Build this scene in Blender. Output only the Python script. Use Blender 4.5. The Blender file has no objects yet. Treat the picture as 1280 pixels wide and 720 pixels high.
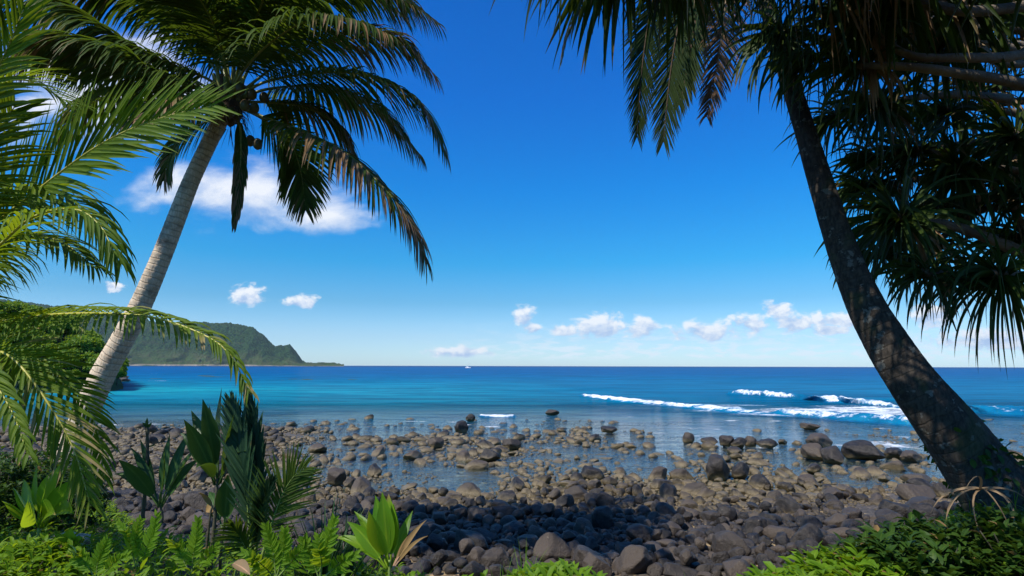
import bpy, math, random
import numpy as np
from mathutils import Vector, Matrix

# ------------------------------------------------------------------ camera, sky, sun, exposure
SC = bpy.context.scene
COL = SC.collection
R = math.radians
rng = np.random.default_rng(11)
random.seed(11)

CH = 4.8                                   # eye height above the sea
FPX = 1280 * 20 / 36
PITCH = math.atan(97.3 / FPX)
ROLL = math.atan(3.2 / 1280)
fw = Vector((0, math.cos(PITCH), math.sin(PITCH)))
rt = Vector((1, 0, 0)); upv = rt.cross(fw)
rt2 = (rt * math.cos(ROLL) + upv * math.sin(ROLL)).normalized()
up2 = rt2.cross(fw).normalized()
cam_d = bpy.data.cameras.new('camera'); cam = bpy.data.objects.new('camera', cam_d); COL.objects.link(cam)
cam_d.lens = 20; cam_d.sensor_width = 36; cam_d.clip_start = 0.05; cam_d.clip_end = 60000
cam.matrix_world = Matrix(((rt2.x, up2.x, -fw.x, 0), (rt2.y, up2.y, -fw.y, 0), (rt2.z, up2.z, -fw.z, CH), (0, 0, 0, 1)))
SC.camera = cam
SC.view_settings.view_transform = 'Standard'; SC.view_settings.look = 'None'
SC.view_settings.exposure = 0.12; SC.view_settings.gamma = 1.0
SC.render.resolution_x = 1024; SC.render.resolution_y = 576
cy = SC.cycles
cy.max_bounces = 8; cy.diffuse_bounces = 3; cy.glossy_bounces = 3; cy.transmission_bounces = 5
cy.transparent_max_bounces = 12; cy.volume_bounces = 0; cy.caustics_reflective = False; cy.caustics_refractive = False
cy.use_denoising = True

SUN = np.array([-0.463, -0.40, 0.79]); SUN /= np.linalg.norm(SUN)
SUN_EL = math.asin(SUN[2]); SUN_AZ = math.atan2(SUN[0], SUN[1])      # azimuth from +Y, clockwise towards +X
sd = bpy.data.lights.new('sun', 'SUN'); sd.energy = 5.0; sd.angle = R(0.53); sd.color = (1.0, 0.955, 0.88)
so = bpy.data.objects.new('sun', sd); COL.objects.link(so); so.location = (-30, -30, 60)
so.rotation_euler = Vector(SUN).to_track_quat('Z', 'Y').to_euler()

def ray(px, py):
    u = (px - 640) / FPX; v = (360 - py) / FPX
    d = fw + rt2 * u + up2 * v
    return np.array(d)
def at(px, py, Y):
    """world point seen at photo pixel (px,py) standing Y metres out"""
    d = ray(px, py); return np.array([0, 0, CH]) + d * (Y / d[1])
def on(px, py, z=0.0):
    d = ray(px, py); return np.array([0, 0, CH]) + d * ((z - CH) / d[2])
def topx(P):
    P = np.atleast_2d(P) - np.array([0, 0, CH])
    f = P @ np.array(fw); return 640 + FPX * (P @ np.array(rt2)) / f, 360 - FPX * (P @ np.array(up2)) / f

# ---- node helper
class NT:
    def __init__(s, tree): s.t = tree; s.n = tree.nodes; s.l = tree.links
    def new(s, ty, **kw):
        n = s.n.new(ty)
        for k, v in kw.items(): setattr(n, k, v)
        return n
    def put(s, sock, v):
        if isinstance(v, bpy.types.NodeSocket): s.l.new(v, sock)
        elif v is not None:
            if sock.type == 'RGBA' and len(v) == 3: v = (*v, 1)
            sock.default_value = v
    def m(s, op, a, b=None, c=None, clamp=False):
        n = s.new('ShaderNodeMath', operation=op, use_clamp=clamp)
        s.put(n.inputs[0], a)
        if b is not None: s.put(n.inputs[1], b)
        if c is not None: s.put(n.inputs[2], c)
        return n.outputs[0]
    def sep(s, v):
        n = s.new('ShaderNodeSeparateXYZ'); s.put(n.inputs[0], v); return n.outputs
    def comb(s, x, y, z):
        n = s.new('ShaderNodeCombineXYZ')
        for i, v in enumerate((x, y, z)): s.put(n.inputs[i], v)
        return n.outputs[0]
    def noise(s, vec, scale, detail=4, rough=0.5, dist=0.0):
        n = s.new('ShaderNodeTexNoise'); s.put(n.inputs['Vector'], vec)
        n.inputs['Scale'].default_value = scale; n.inputs['Detail'].default_value = detail
        n.inputs['Roughness'].default_value = rough; n.inputs['Distortion'].default_value = dist
        return n.outputs['Fac']
    def voro(s, vec, scale, feature='F1', out='Distance'):
        n = s.new('ShaderNodeTexVoronoi', feature=feature); s.put(n.inputs['Vector'], vec)
        n.inputs['Scale'].default_value = scale; return n.outputs[out]
    def mr(s, v, a, b, c=0.0, d=1.0, smooth=True):
        n = s.new('ShaderNodeMapRange', interpolation_type='SMOOTHSTEP' if smooth else 'LINEAR')
        s.put(n.inputs['Value'], v)
        for k, q in zip(('From Min', 'From Max', 'To Min', 'To Max'), (a, b, c, d)): n.inputs[k].default_value = q
        return n.outputs['Result']
    def mix(s, f, a, b, bt='MIX'):
        n = s.new('ShaderNodeMix', data_type='RGBA', blend_type=bt)
        s.put(n.inputs['Factor'], f); s.put(n.inputs['A'], a); s.put(n.inputs['B'], b); return n.outputs['Result']
    def ramp(s, f, stops):
        n = s.new('ShaderNodeValToRGB'); s.put(n.inputs[0], f); e = n.color_ramp.elements
        while len(e) < len(stops): e.new(0.5)
        for q, (p, c) in zip(e, stops): q.position = p; q.color = (*c, 1)
        return n.outputs[0]
    def bump(s, h, strength, dist, normal=None):
        n = s.new('ShaderNodeBump'); s.put(n.inputs['Height'], h)
        n.inputs['Strength'].default_value = strength; n.inputs['Distance'].default_value = dist
        if normal is not None: s.put(n.inputs['Normal'], normal)
        return n.outputs[0]
    def scale(s, v, k):
        n = s.new('ShaderNodeVectorMath', operation='MULTIPLY'); s.put(n.inputs[0], v); n.inputs[1].default_value = k; return n.outputs[0]
    def shader(s, ty, **kw):
        n = s.new(ty)
        for k, v in kw.items(): s.put(n.inputs[k.replace('_', ' ')], v)
        return n.outputs[0]
    def mixs(s, f, a, b):
        n = s.new('ShaderNodeMixShader'); s.put(n.inputs[0], f); s.l.new(a, n.inputs[1]); s.l.new(b, n.inputs[2]); return n.outputs[0]

# ---- world
W = bpy.data.worlds.new('World'); SC.world = W; W.use_nodes = True
w = NT(W.node_tree); w.n.clear()
sky = w.new('ShaderNodeTexSky', sky_type='NISHITA'); sky.sun_disc = False
sky.sun_elevation = SUN_EL; sky.sun_rotation = SUN_AZ; sky.altitude = 0; sky.air_density = 1.0; sky.dust_density = 0.35; sky.ozone_density = 2.6
hs = w.new('ShaderNodeHueSaturation'); hs.inputs['Hue'].default_value = 0.5; hs.inputs['Saturation'].default_value = 1.0; hs.inputs['Value'].default_value = 1.0
tc = w.new('ShaderNodeTexCoord'); gx, gy, gz = w.sep(tc.outputs['Generated'])[:3]
# the photograph's deep polarised blue: the sky's own gradient, graded by height above the horizon
TK = 2.0
tint = w.ramp(gz, [(0.0, (.92 / TK, 1.24 / TK, 1.64 / TK)), (.013, (.88 / TK, 1.20 / TK, 1.58 / TK)), (.052, (.72 / TK, 1.02 / TK, 1.36 / TK)), (.108, (.34 / TK, .80 / TK, 1.10 / TK)), (.177, (.08 / TK, .80 / TK, 1.2 / TK)),
                   (.30, (.0 / TK, .74 / TK, 1.42 / TK)), (.445, (.0 / TK, .66 / TK, 1.56 / TK)), (.60, (.0 / TK, .64 / TK, 1.58 / TK)), (.72, (.55 / TK, .9 / TK, 1.3 / TK)), (1.0, (.7 / TK, .9 / TK, 1.2 / TK))])
tn = w.new('ShaderNodeVectorMath', operation='MULTIPLY'); w.l.new(sky.outputs[0], tn.inputs[0]); w.l.new(tint, tn.inputs[1])
tn2 = w.new('ShaderNodeVectorMath', operation='SCALE'); w.l.new(tn.outputs[0], tn2.inputs[0]); tn2.inputs['Scale'].default_value = TK
w.l.new(tn2.outputs[0], hs.inputs['Color'])
gyc = w.m('MAXIMUM', gy, 0.02); U = w.m('DIVIDE', gx, gyc); V = w.m('DIVIDE', gz, gyc)
front = w.mr(gy, 0.05, 0.3)
def duv(px, py): d = ray(px, py); return d[0] / d[1], d[2] / d[1]
P2 = w.comb(U, w.m('MULTIPLY', V, 1.5), 0.0)
def cloudset(blobs, nscale, amp, lo, hi, seed, det=7, rough=0.58):
    P = w.new('ShaderNodeVectorMath', operation='ADD'); w.l.new(P2, P.inputs[0]); P.inputs[1].default_value = (seed, seed * .37, seed * 1.7)
    n1 = w.noise(P.outputs[0], nscale, det, rough, 0.25)
    Q = w.new('ShaderNodeVectorMath', operation='ADD'); w.l.new(P.outputs[0], Q.inputs[0]); Q.inputs[1].default_value = (-0.30 / nscale, 0.42 / nscale, 0)
    n2 = w.noise(Q.outputs[0], nscale, det - 2, rough, 0.25)
    S = None; Vt = None
    for (px, py, a, b) in blobs:
        if a < 90 and nscale > 20: a *= .74; b *= .95
        u0, v0 = duv(px, py); a /= FPX; b /= FPX
        du = w.m('DIVIDE', w.m('SUBTRACT', U, u0), a); dv = w.m('DIVIDE', w.m('SUBTRACT', V, v0), b)
        s = w.m('SUBTRACT', 1.0, w.m('SQRT', w.m('ADD', w.m('MULTIPLY', du, du), w.m('MULTIPLY', dv, dv))))
        t = w.m('MULTIPLY', dv, w.m('MAXIMUM', s, 0.0))
        S = s if S is None else w.m('MAXIMUM', S, s)
        Vt = t if Vt is None else w.m('ADD', Vt, t)
    D = w.m('ADD', w.m('MAXIMUM', S, -1.0), w.m('MULTIPLY', w.m('SUBTRACT', n1, 0.5), amp))
    mask = w.m('MULTIPLY', w.mr(D, lo, hi), front)
    lit = w.m('ADD', w.m('MULTIPLY', w.m('SUBTRACT', n1, n2), 3.2), w.m('MULTIPLY_ADD', Vt, 1.6, 0.62), clamp=True)
    return mask, lit
m1, l1 = cloudset([(325, 238, 150, 58), (405, 272, 80, 30), (225, 235, 100, 40), (120, 110, 230, 110)], 8.5, 1.8, 0.08, 0.95, 1.3, 8, .57)
m2, l2 = cloudset([(308, 368, 44, 20), (378, 377, 42, 13), (142, 358, 26, 12), (656, 394, 27, 20), (668, 410, 22, 10), (752, 407, 66, 25), (805, 408, 42, 20), (706, 412, 34, 12),
                   (976, 388, 38, 18), (1003, 402, 70, 20), (940, 405, 44, 22), (1034, 412, 50, 10), (885, 414, 75, 20), (575, 440, 80, 11), (1170, 395, 60, 22), (1240, 425, 110, 18), (1050, 400, 50, 14)],
                  30, 2.1, 0.16, 0.62, 5.1, 8, .62)
# a band of small far clouds just over the horizon
Pb = w.comb(w.m('MULTIPLY', U, 1.0), w.m('MULTIPLY', V, 4.2), 3.3)
nb = w.noise(Pb, 26, 6, 0.6, 0.2)
band = w.m('MULTIPLY', w.mr(V, 0.006, 0.02), w.mr(V, 0.085, 0.02)); side = w.mr(U, -0.22, 0.12)
m3 = w.m('MULTIPLY', w.m('MULTIPLY', w.mr(nb, 0.44, 0.60), band), w.m('MULTIPLY', side, 0.55))
c0 = hs.outputs[0]
K = 8.6
def cloudcol(l): return w.mix(l, (0.42 * K, 0.56 * K, 0.82 * K), (0.98 * K, 0.985 * K, 1.0 * K))
c1 = w.mix(w.m('MULTIPLY', m1, 0.86), c0, cloudcol(w.m('ADD', l1, 0.12, clamp=True)))
c2 = w.mix(m3, c1, (0.95 * K, 0.98 * K, 1.05 * K))
c3 = w.mix(w.m('MULTIPLY', m2, 0.9), c2, cloudcol(l2))
bg = w.new('ShaderNodeBackground'); w.l.new(c3, bg.inputs['Color']); bg.inputs['Strength'].default_value = 0.115
wo = w.new('ShaderNodeOutputWorld'); w.l.new(bg.outputs[0], wo.inputs['Surface'])

# ------------------------------------------------------------------ mesh helpers
def nrm(a): return a / np.maximum(np.linalg.norm(a, axis=-1, keepdims=True), 1e-9)
def vn(x, y, s=0, f=1.0):
    """smooth value noise, 0..1"""
    x = np.asarray(x, float) * f; y = np.asarray(y, float) * f
    xi = np.floor(x).astype(np.int64); yi = np.floor(y).astype(np.int64); fx = x - xi; fy = y - yi
    fx = fx * fx * (3 - 2 * fx); fy = fy * fy * (3 - 2 * fy)
    def h(a, b):
        n = (a * 374761393 + b * 668265263 + s * 974634777) & 0xffffffff
        n = ((n ^ (n >> 13)) * 1274126177) & 0xffffffff
        return ((n ^ (n >> 16)) & 0xffff) / 65535.0
    return (h(xi, yi) * (1 - fx) + h(xi + 1, yi) * fx) * (1 - fy) + (h(xi, yi + 1) * (1 - fx) + h(xi + 1, yi + 1) * fx) * fy
def fbm(x, y, s=0, f=1.0, o=4, g=0.5):
    t = 0; a = 1; n = 0
    for i in range(o): t = t + a * vn(x, y, s + i * 7, f * 2 ** i); n += a; a *= g
    return t / n

class MB:
    """collects triangles/quads; one build = one object"""
    def __init__(s): s.v = []; s.q = []; s.c = []; s.mi = []; s.n = 0
    def add(s, v, q, c=None, mi=0):
        v = np.asarray(v, float).reshape(-1, 3); q = np.asarray(q, int)
        if q.shape[1] == 3: q = np.concatenate([q, np.full((len(q), 1), -10 ** 8)], 1)
        s.v.append(v); s.q.append(q + s.n); s.n += len(v)
        if c is None: c = np.zeros((len(v), 4))
        s.c.append(c); s.mi.append(np.full(len(q), mi))
    def build(s, name, mats, parent=None, smooth=True, loc=None):
        V = np.concatenate(s.v); Q = np.concatenate(s.q); C_ = np.concatenate(s.c); M = np.concatenate(s.mi)
        if loc is not None: V = V - np.asarray(loc)
        elif parent is not None: V = V - np.array(parent.location)
        me = bpy.data.meshes.new(name)
        cnt = np.where(Q[:, 3] < 0, 3, 4); li = Q[Q >= 0] if (cnt == 4).all() else Q.ravel()[(Q >= 0).ravel()]
        st = np.concatenate([[0], np.cumsum(cnt)[:-1]])
        me.vertices.add(len(V)); me.vertices.foreach_set('co', V.astype(np.float32).ravel())
        me.loops.add(len(li)); me.loops.foreach_set('vertex_index', li.astype(np.int32))
        me.polygons.add(len(Q)); me.polygons.foreach_set('loop_start', st.astype(np.int32))
        me.polygons.foreach_set('material_index', M.astype(np.int32))
        me.update(calc_edges=True)
        me.polygons.foreach_set('use_smooth', np.full(len(Q), smooth))
        ca = me.color_attributes.new('lc', 'FLOAT_COLOR', 'POINT'); ca.data.foreach_set('color', C_.astype(np.float32).ravel())
        for m in (mats if isinstance(mats, (list, tuple)) else [mats]): me.materials.append(m)
        o = bpy.data.objects.new(name, me); COL.objects.link(o)
        if loc is not None: o.location = loc
        if parent is not None: o.parent = parent
        return o
def tag(o, label=None, cat=None, group=None, kind=None):
    if label: o['label'] = label
    if cat: o['category'] = cat
    if group: o['group'] = group
    if kind: o['kind'] = kind
    return o
def empty(name, loc, label=None, cat=None, group=None):
    o = bpy.data.objects.new(name, None); COL.objects.link(o); o.location = loc; o.empty_display_size = .2
    return tag(o, label, cat, group)
def copy_tree(o, loc, rz=0, sc=1.0):
    r = o.copy(); COL.objects.link(r); r.location = loc; r.rotation_euler = (0, 0, rz); r.scale = (sc, sc, sc) if np.isscalar(sc) else sc
    for ch in list(o.children):
        c = ch.copy(); COL.objects.link(c); c.parent = r
    return r

def spline(P, n):
    P = np.asarray(P, float); k = len(P)
    E = np.vstack([2 * P[0] - P[1], P, 2 * P[-1] - P[-2]])
    d = np.concatenate([[0], np.cumsum(np.linalg.norm(np.diff(P, axis=0), axis=1))]); u = np.linspace(0, d[-1], n)
    i = np.clip(np.searchsorted(d, u, 'right') - 1, 0, k - 2); t = ((u - d[i]) / np.maximum(d[i + 1] - d[i], 1e-9))[:, None]
    a, b, c, e = E[i], E[i + 1], E[i + 2], E[i + 3]
    return 0.5 * (2 * b + (c - a) * t + (2 * a - 5 * b + 4 * c - e) * t * t + (3 * b - a - 3 * c + e) * t ** 3)
def tangents(P): return nrm(np.gradient(P, axis=0))
def tube(mb, P, rad, ns=10, c=None, mi=0, fn=None, cap=True):
    P = np.asarray(P, float); n = len(P); rad = np.broadcast_to(np.asarray(rad, float), (n,)); T = tangents(P)
    a = np.array([0, 0, 1.0]) if abs(T[0][2]) < .9 else np.array([1.0, 0, 0])
    S = np.zeros((n, 3)); s = nrm(np.cross(T[0], a))
    for i in range(n): s = nrm(s - T[i] * (s @ T[i])); S[i] = s
    B = np.cross(T, S); th = np.linspace(0, 2 * np.pi, ns, endpoint=False)
    r = rad[:, None] * np.ones((1, ns))
    if fn is not None: r = r * fn(np.arange(n)[:, None] / (n - 1), th[None, :])
    V = P[:, None] + r[..., None] * (np.cos(th)[None, :, None] * S[:, None] + np.sin(th)[None, :, None] * B[:, None])
    I = np.arange(n - 1)[:, None] * ns; j = np.arange(ns); j2 = (j + 1) % ns
    q = np.stack([I + j, I + j2, I + ns + j2, I + ns + j], -1).reshape(-1, 4)
    L = np.concatenate([[0], np.cumsum(np.linalg.norm(np.diff(P, axis=0), axis=1))])
    cc = np.zeros((n, ns, 4)); cc[..., 0] = L[:, None]; cc[..., 1] = (th / (2 * np.pi))[None]; cc[..., 2] = np.linspace(0, 1, n)[:, None]
    if c is not None: cc[..., :len(c)] = c
    V = V.reshape(-1, 3); cc = cc.reshape(-1, 4)
    if cap:
        V = np.vstack([V, P[0], P[-1]]); cc = np.vstack([cc, cc[0], cc[-1]]); k = n * ns
        q1 = np.stack([j2, j, np.full(ns, k)], -1); q2 = np.stack([(n - 1) * ns + j, (n - 1) * ns + j2, np.full(ns, k + 1)], -1)
        mb.add(V, q, cc, mi); base = mb.n - len(V)
        s_ = np.concatenate([q1, q2]); s_ = np.concatenate([s_, np.full((len(s_), 1), -10 ** 8)], 1)
        mb.q.append(s_ + base); mb.mi.append(np.full(len(s_), mi))
    else: mb.add(V, q, cc, mi)

def leaves(mb, O, D, N, L, Wd, G, k=4, prof='lance', fold=0.35, rv=None, brown=0.0, curl=0.0, mi=0, kink=None):
    """a batch of folded strap leaves: origins, directions, upper-side normals, lengths, widths, droop"""
    n = max(len(np.atleast_2d(O)), len(np.atleast_2d(D))); O = np.broadcast_to(np.atleast_2d(O), (n, 3)).astype(float); D = nrm(np.broadcast_to(D, (n, 3)).astype(float)); N = np.broadcast_to(N, (n, 3)).astype(float)
    L = np.broadcast_to(L, (n,)).astype(float); Wd = np.broadcast_to(Wd, (n,)).astype(float); G = np.broadcast_to(G, (n,)).astype(float)
    if rv is None: rv = rng.random(n)
    brown = np.broadcast_to(brown, (n,)).astype(float)
    t = np.linspace(0, 1, k + 1)
    if prof == 'lance': wp = np.sin(np.pi * (0.14 + 0.86 * t) ** 0.8) ** .8 ; wp[-1] = 0.02
    elif prof == 'broad': wp = np.clip(np.sin(np.pi * t ** 1.05) ** 0.75, 0.12, 1); wp[-1] = .03
    elif prof == 'ti': wp = np.clip(np.sin(np.pi * (.06 + .94 * t) ** .85) ** 1.05, .10, 1); wp[-1] = .02
    elif prof == 'strap': wp = 1 - t ** 2.2; wp[-1] = .02
    p = O.copy(); d = D.copy(); down = np.array([0, 0, -1.0])
    Vs = []; ds = 1.0 / k
    for i in range(k + 1):
        sd_ = nrm(np.cross(d, N)); N = nrm(np.cross(sd_, d))
        hw = (Wd * wp[i] * .5)[:, None]
        Vs.append(np.stack([p - sd_ * hw + N * hw * fold, p, p + sd_ * hw + N * hw * fold], 1))
        g = G * (0.4 + 1.2 * t[i])
        if kink is not None: g = g + np.where((t[i] < kink) & (kink <= t[i] + ds), 4.5, 0)
        d = nrm(d + down * (g * ds)[:, None] + sd_ * (curl * ds * (rv - .5))[:, None])
        p = p + d * (L * ds)[:, None]
    V = np.stack(Vs, 1)                                   # n,k+1,3,3
    C_ = np.zeros((n, k + 1, 3, 4)); C_[..., 0] = t[None, :, None]; C_[..., 1] = rv[:, None, None]; C_[..., 2] = brown[:, None, None]; C_[..., 3] = np.array([1, 0, 1])[None, None]
    b = (np.arange(n) * (k + 1) * 3)[:, None, None]; i = (np.arange(k) * 3)[None, :, None]; j = np.arange(2)[None, None]
    a0 = b + i + j; q = np.stack([a0, a0 + 1, a0 + 4, a0 + 3], -1).reshape(-1, 4)
    mb.add(V.reshape(-1, 3), q, C_.reshape(-1, 4), mi)

# icosphere arrays
def ico(sub):
    import bmesh
    bm = bmesh.new(); bmesh.ops.create_icosphere(bm, subdivisions=sub, radius=1)
    v = np.array([x.co[:] for x in bm.verts]); f = np.array([[y.index for y in x.verts] for x in bm.faces]); bm.free(); return v, f
ICO = {k: ico(k) for k in (1, 2, 3, 4)}
def ball(mb, c, r, sub=2, rn=0.0, col=None, mi=0, squash=1.0):
    v, f = ICO[sub]; s = random.random() * 50
    d = 1 + rn * (fbm(v[:, 0] * 2 + s, v[:, 1] * 2 + v[:, 2] * 1.7 + s, 3, 1, 3) - .5)
    V = v * d[:, None] * np.asarray(r) ; mb.add(V + np.asarray(c), f, None if col is None else np.tile(col, (len(v), 1)), mi)

# ------------------------------------------------------------------ materials
def mat(name):
    m = bpy.data.materials.new(name); m.use_nodes = True; n = NT(m.node_tree); n.n.clear()
    out = n.new('ShaderNodeOutputMaterial'); return m, n, out
def fin(n, out, sh): n.l.new(sh, out.inputs['Surface'])
def attr(n):
    a = n.new('ShaderNodeVertexColor'); a.layer_name = 'lc'
    s = n.new('ShaderNodeSeparateColor'); n.l.new(a.outputs[0], s.inputs[0]); return s.outputs[0], s.outputs[1], s.outputs[2]
def geo_pos(n): return n.new('ShaderNodeNewGeometry').outputs['Position']

def leaf_mat(name, dark, light, trans, brownc=(0.20, 0.13, 0.05), tip=0.85, rough=0.5, tfac=0.42, spec=0.3):
    m, n, out = mat(name); t, rv, br = attr(n)
    base = n.mix(rv, dark, light)
    al = n.new('ShaderNodeVertexColor'); al.layer_name = 'lc'; al = al.outputs['Alpha']     # 0 on the midrib, 1 at the margin
    ns = n.noise(geo_pos(n), 9.0, 3); patch = n.noise(geo_pos(n), 1.7, 3)
    base = n.mix(n.mr(patch, .48, .66, 0, .40), base, (light[0] * 1.35, light[1] * 1.05, light[2]))
    vein = n.m('MULTIPLY_ADD', n.m('SINE', n.m('MULTIPLY_ADD', al, 34.0, n.m('MULTIPLY', t, 9.0))), .5, .5)
    base = n.mix(n.m('MULTIPLY', vein, .28), base, (dark[0] * .8, dark[1] * .8, dark[2] * .8))
    base = n.mix(n.mr(al, .16, .05, 0, .6), base, (light[0] * 1.7 + .02, light[1] * 1.35 + .02, light[2] * 1.6))
    base = n.mix(n.mr(ns, 0.35, 0.7, 0, .45), base, dark)
    tipm = n.m('MULTIPLY', n.mr(n.m('ADD', t, n.m('MULTIPLY', n.m('SUBTRACT', rv, .5), .5)), tip, tip + .18), 0.8)
    bf = n.m('MAXIMUM', tipm, n.mr(n.m('ADD', br, n.m('MULTIPLY', t, n.m('MULTIPLY', br, .8))), 0.45, 0.75))
    col = n.mix(bf, base, n.mix(ns, brownc, (brownc[0] * 2.0, brownc[1] * 1.9, brownc[2] * 1.9)))
    tcol = n.mix(bf, n.mix(rv, trans, (trans[0] * 1.5, trans[1] * 1.15, trans[2])), brownc)
    p = n.new('ShaderNodeBsdfPrincipled'); n.put(p.inputs['Base Color'], col); p.inputs['Roughness'].default_value = rough
    p.inputs['Specular IOR Level'].default_value = spec * .6
    n.put(p.inputs['Normal'], n.bump(n.m('ADD', vein, n.m('MULTIPLY', ns, 1.5)), .25, .002))
    tr = n.shader('ShaderNodeBsdfTranslucent', Color=tcol)
    fin(n, out, n.mixs(tfac, p.outputs[0], tr)); return m
M_FROND = leaf_mat('palm_leaflet', (0.035, 0.075, 0.012), (0.085, 0.135, 0.018), (0.11, 0.19, 0.012), brownc=(0.22, 0.14, 0.07), tip=1.02, tfac=.33)
M_FRONDN = leaf_mat('young_palm_leaflet', (0.07, 0.14, 0.010), (0.16, 0.24, 0.014), (0.24, 0.36, 0.012), brownc=(0.30, 0.23, 0.10), tip=1.12, tfac=.38)
M_FRONDR = leaf_mat('dark_palm_leaflet', (0.018, 0.042, 0.012), (0.045, 0.08, 0.016), (0.05, 0.09, 0.012), tip=1.0, tfac=.25)  # darker leaflet green for the right palm's fronds
M_DEADF = leaf_mat('dead_palm_leaflet', (0.16, 0.09, 0.045), (0.28, 0.17, 0.09), (0.2, 0.11, 0.05), tip=2, tfac=.25)
M_PAND = leaf_mat('pandanus_leaf', (0.022, 0.045, 0.012), (0.05, 0.085, 0.015), (0.07, 0.12, 0.01), brownc=(0.12, 0.085, 0.045), tip=0.93, tfac=.25, rough=.45)
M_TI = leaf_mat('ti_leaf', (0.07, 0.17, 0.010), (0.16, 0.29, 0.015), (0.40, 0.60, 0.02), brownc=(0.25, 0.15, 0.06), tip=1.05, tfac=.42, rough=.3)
M_TI_SHADE = leaf_mat('shade_toned_ti_leaf', (0.026, 0.065, 0.018), (0.055, 0.12, 0.028), (0.10, 0.20, 0.015), tip=1.05, tfac=.22, rough=.32)  # ti leaf with the palms' shade put into its colour
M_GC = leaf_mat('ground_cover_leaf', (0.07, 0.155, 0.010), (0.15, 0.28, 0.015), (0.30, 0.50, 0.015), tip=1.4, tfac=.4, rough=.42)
M_GCD = leaf_mat('shrub_leaf', (0.02, 0.055, 0.010), (0.05, 0.11, 0.014), (0.08, 0.16, 0.012), tip=1.4, tfac=.3, rough=.42)  # darker leaf; on the lower right shrubs its tone stands in for shade
M_FERN = leaf_mat('fern_leaf', (0.10, 0.21, 0.012), (0.18, 0.32, 0.02), (0.34, 0.52, 0.02), tip=1.4, tfac=.45)
M_GRASS = leaf_mat('strap_grass_leaf', (0.022, 0.06, 0.03), (0.05, 0.11, 0.04), (0.05, 0.12, 0.03), tip=1.05, tfac=.2)
M_DRY = leaf_mat('dry_leaf', (0.22, 0.15, 0.08), (0.38, 0.27, 0.15), (0.22, 0.14, 0.06), tip=3, tfac=.2, rough=.7)
M_FOREST = leaf_mat('forest_leaf', (0.06, 0.15, 0.015), (0.20, 0.32, 0.03), (0.30, 0.45, 0.02), tip=1.5, tfac=.3, rough=.5)

def solid(name, c1, c2, sc=6, rough=.6, bump=.3, bd=.01, spec=.4, det=5):
    m, n, out = mat(name); P = n.new('ShaderNodeTexCoord').outputs['Object']; ns = n.noise(P, sc, det, .6)
    p = n.new('ShaderNodeBsdfPrincipled'); n.put(p.inputs['Base Color'], n.mix(n.mr(ns, .35, .65), c1, c2)); p.inputs['Roughness'].default_value = rough
    p.inputs['Specular IOR Level'].default_value = spec
    n.put(p.inputs['Normal'], n.bump(n.noise(P, sc * 4, 5, .6), bump, bd)); fin(n, out, p.outputs[0]); return m
M_RACHIS = solid('palm_midrib', (0.16, 0.19, 0.03), (0.28, 0.27, 0.06), 5, .4)
M_RACHISY = solid('yellow_midrib', (0.38, 0.37, 0.06), (0.50, 0.44, 0.10), 5, .4)
M_RACHISD = solid('dead_midrib', (0.20, 0.13, 0.07), (0.3, 0.21, 0.12), 5, .7)
M_NUT = solid('coconut_husk', (0.09, 0.085, 0.02), (0.13, 0.075, 0.03), 3, .5)
M_FIBRE = solid('crown_fibre', (0.07, 0.045, 0.025), (0.14, 0.09, 0.05), 14, .9, .8)
M_STEM = solid('plant_stem', (0.05, 0.045, 0.03), (0.09, 0.08, 0.045), 20, .8, .6)
M_SHOOT = solid('green_shoot', (0.12, 0.2, 0.04), (0.2, 0.26, 0.06), 12, .5)
M_BARKT = solid('tree_bark', (0.06, 0.05, 0.035), (0.12, 0.10, 0.07), 3, .9, .8, .05)
M_BRANCH = solid('pandanus_bark', (0.11, 0.085, 0.06), (0.20, 0.16, 0.115), 5, .85, .7, .03)
M_WHITE = solid('white_gelcoat', (0.78, 0.79, 0.80), (0.82, 0.82, 0.82), .6, .25, .0)
M_WIND = solid('dark_window', (0.02, 0.03, 0.04), (0.03, 0.04, 0.05), .6, .1, .0)
M_DRIFT = solid('driftwood', (0.38, 0.31, 0.24), (0.52, 0.44, 0.36), 8, .9, .6, .02)

def trunk_mat(name, c_l, c_m, c_d, ring, lichen=None, rs=.55):
    m, n, out = mat(name); L, th, tt = attr(n); P = n.new('ShaderNodeTexCoord').outputs['Object']
    ns = n.noise(P, 3.5, 5, .6); nf = n.noise(n.scale(P, (1, 1, .35)), 34, 4, .6)
    q = n.m('ADD', n.m('MULTIPLY', L, ring), n.m('MULTIPLY', ns, .85)); fr = n.m('FRACT', q)
    rg = n.m('MULTIPLY', n.mr(fr, 0.0, .10), n.mr(fr, 1.0, .80)); rg = n.m('SUBTRACT', 1.0, rg)
    col = n.mix(n.mr(nf, .35, .65), c_m, c_l); col = n.mix(n.mr(ns, .5, .72, 0, .7), col, c_d)
    col = n.mix(n.m('MULTIPLY', n.m('MULTIPLY', rg, rs), n.mr(nf, .3, .6)), col, c_d)
    if lichen: 
        lm = n.mr(n.noise(P, 7.0, 6, .65), .58, .63); col = n.mix(n.m('MULTIPLY', lm, .8), col, lichen)
        g = n.mr(n.noise(P, 2.2, 4, .6), .52, .62); col = n.mix(n.m('MULTIPLY', g, .35), col, (0.05, 0.07, 0.02))
    p = n.new('ShaderNodeBsdfPrincipled'); n.put(p.inputs['Base Color'], col); p.inputs['Roughness'].default_value = .9; p.inputs['Specular IOR Level'].default_value = .2
    h = n.m('SUBTRACT', n.m('MULTIPLY', nf, .6), n.m('MULTIPLY', rg, rs))
    n.put(p.inputs['Normal'], n.bump(h, .9, .02)); fin(n, out, p.outputs[0]); return m
M_TRUNKL = trunk_mat('pale_palm_bark', (0.74, 0.60, 0.43), (0.56, 0.43, 0.29), (0.20, 0.14, 0.09), 8.0)
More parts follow.
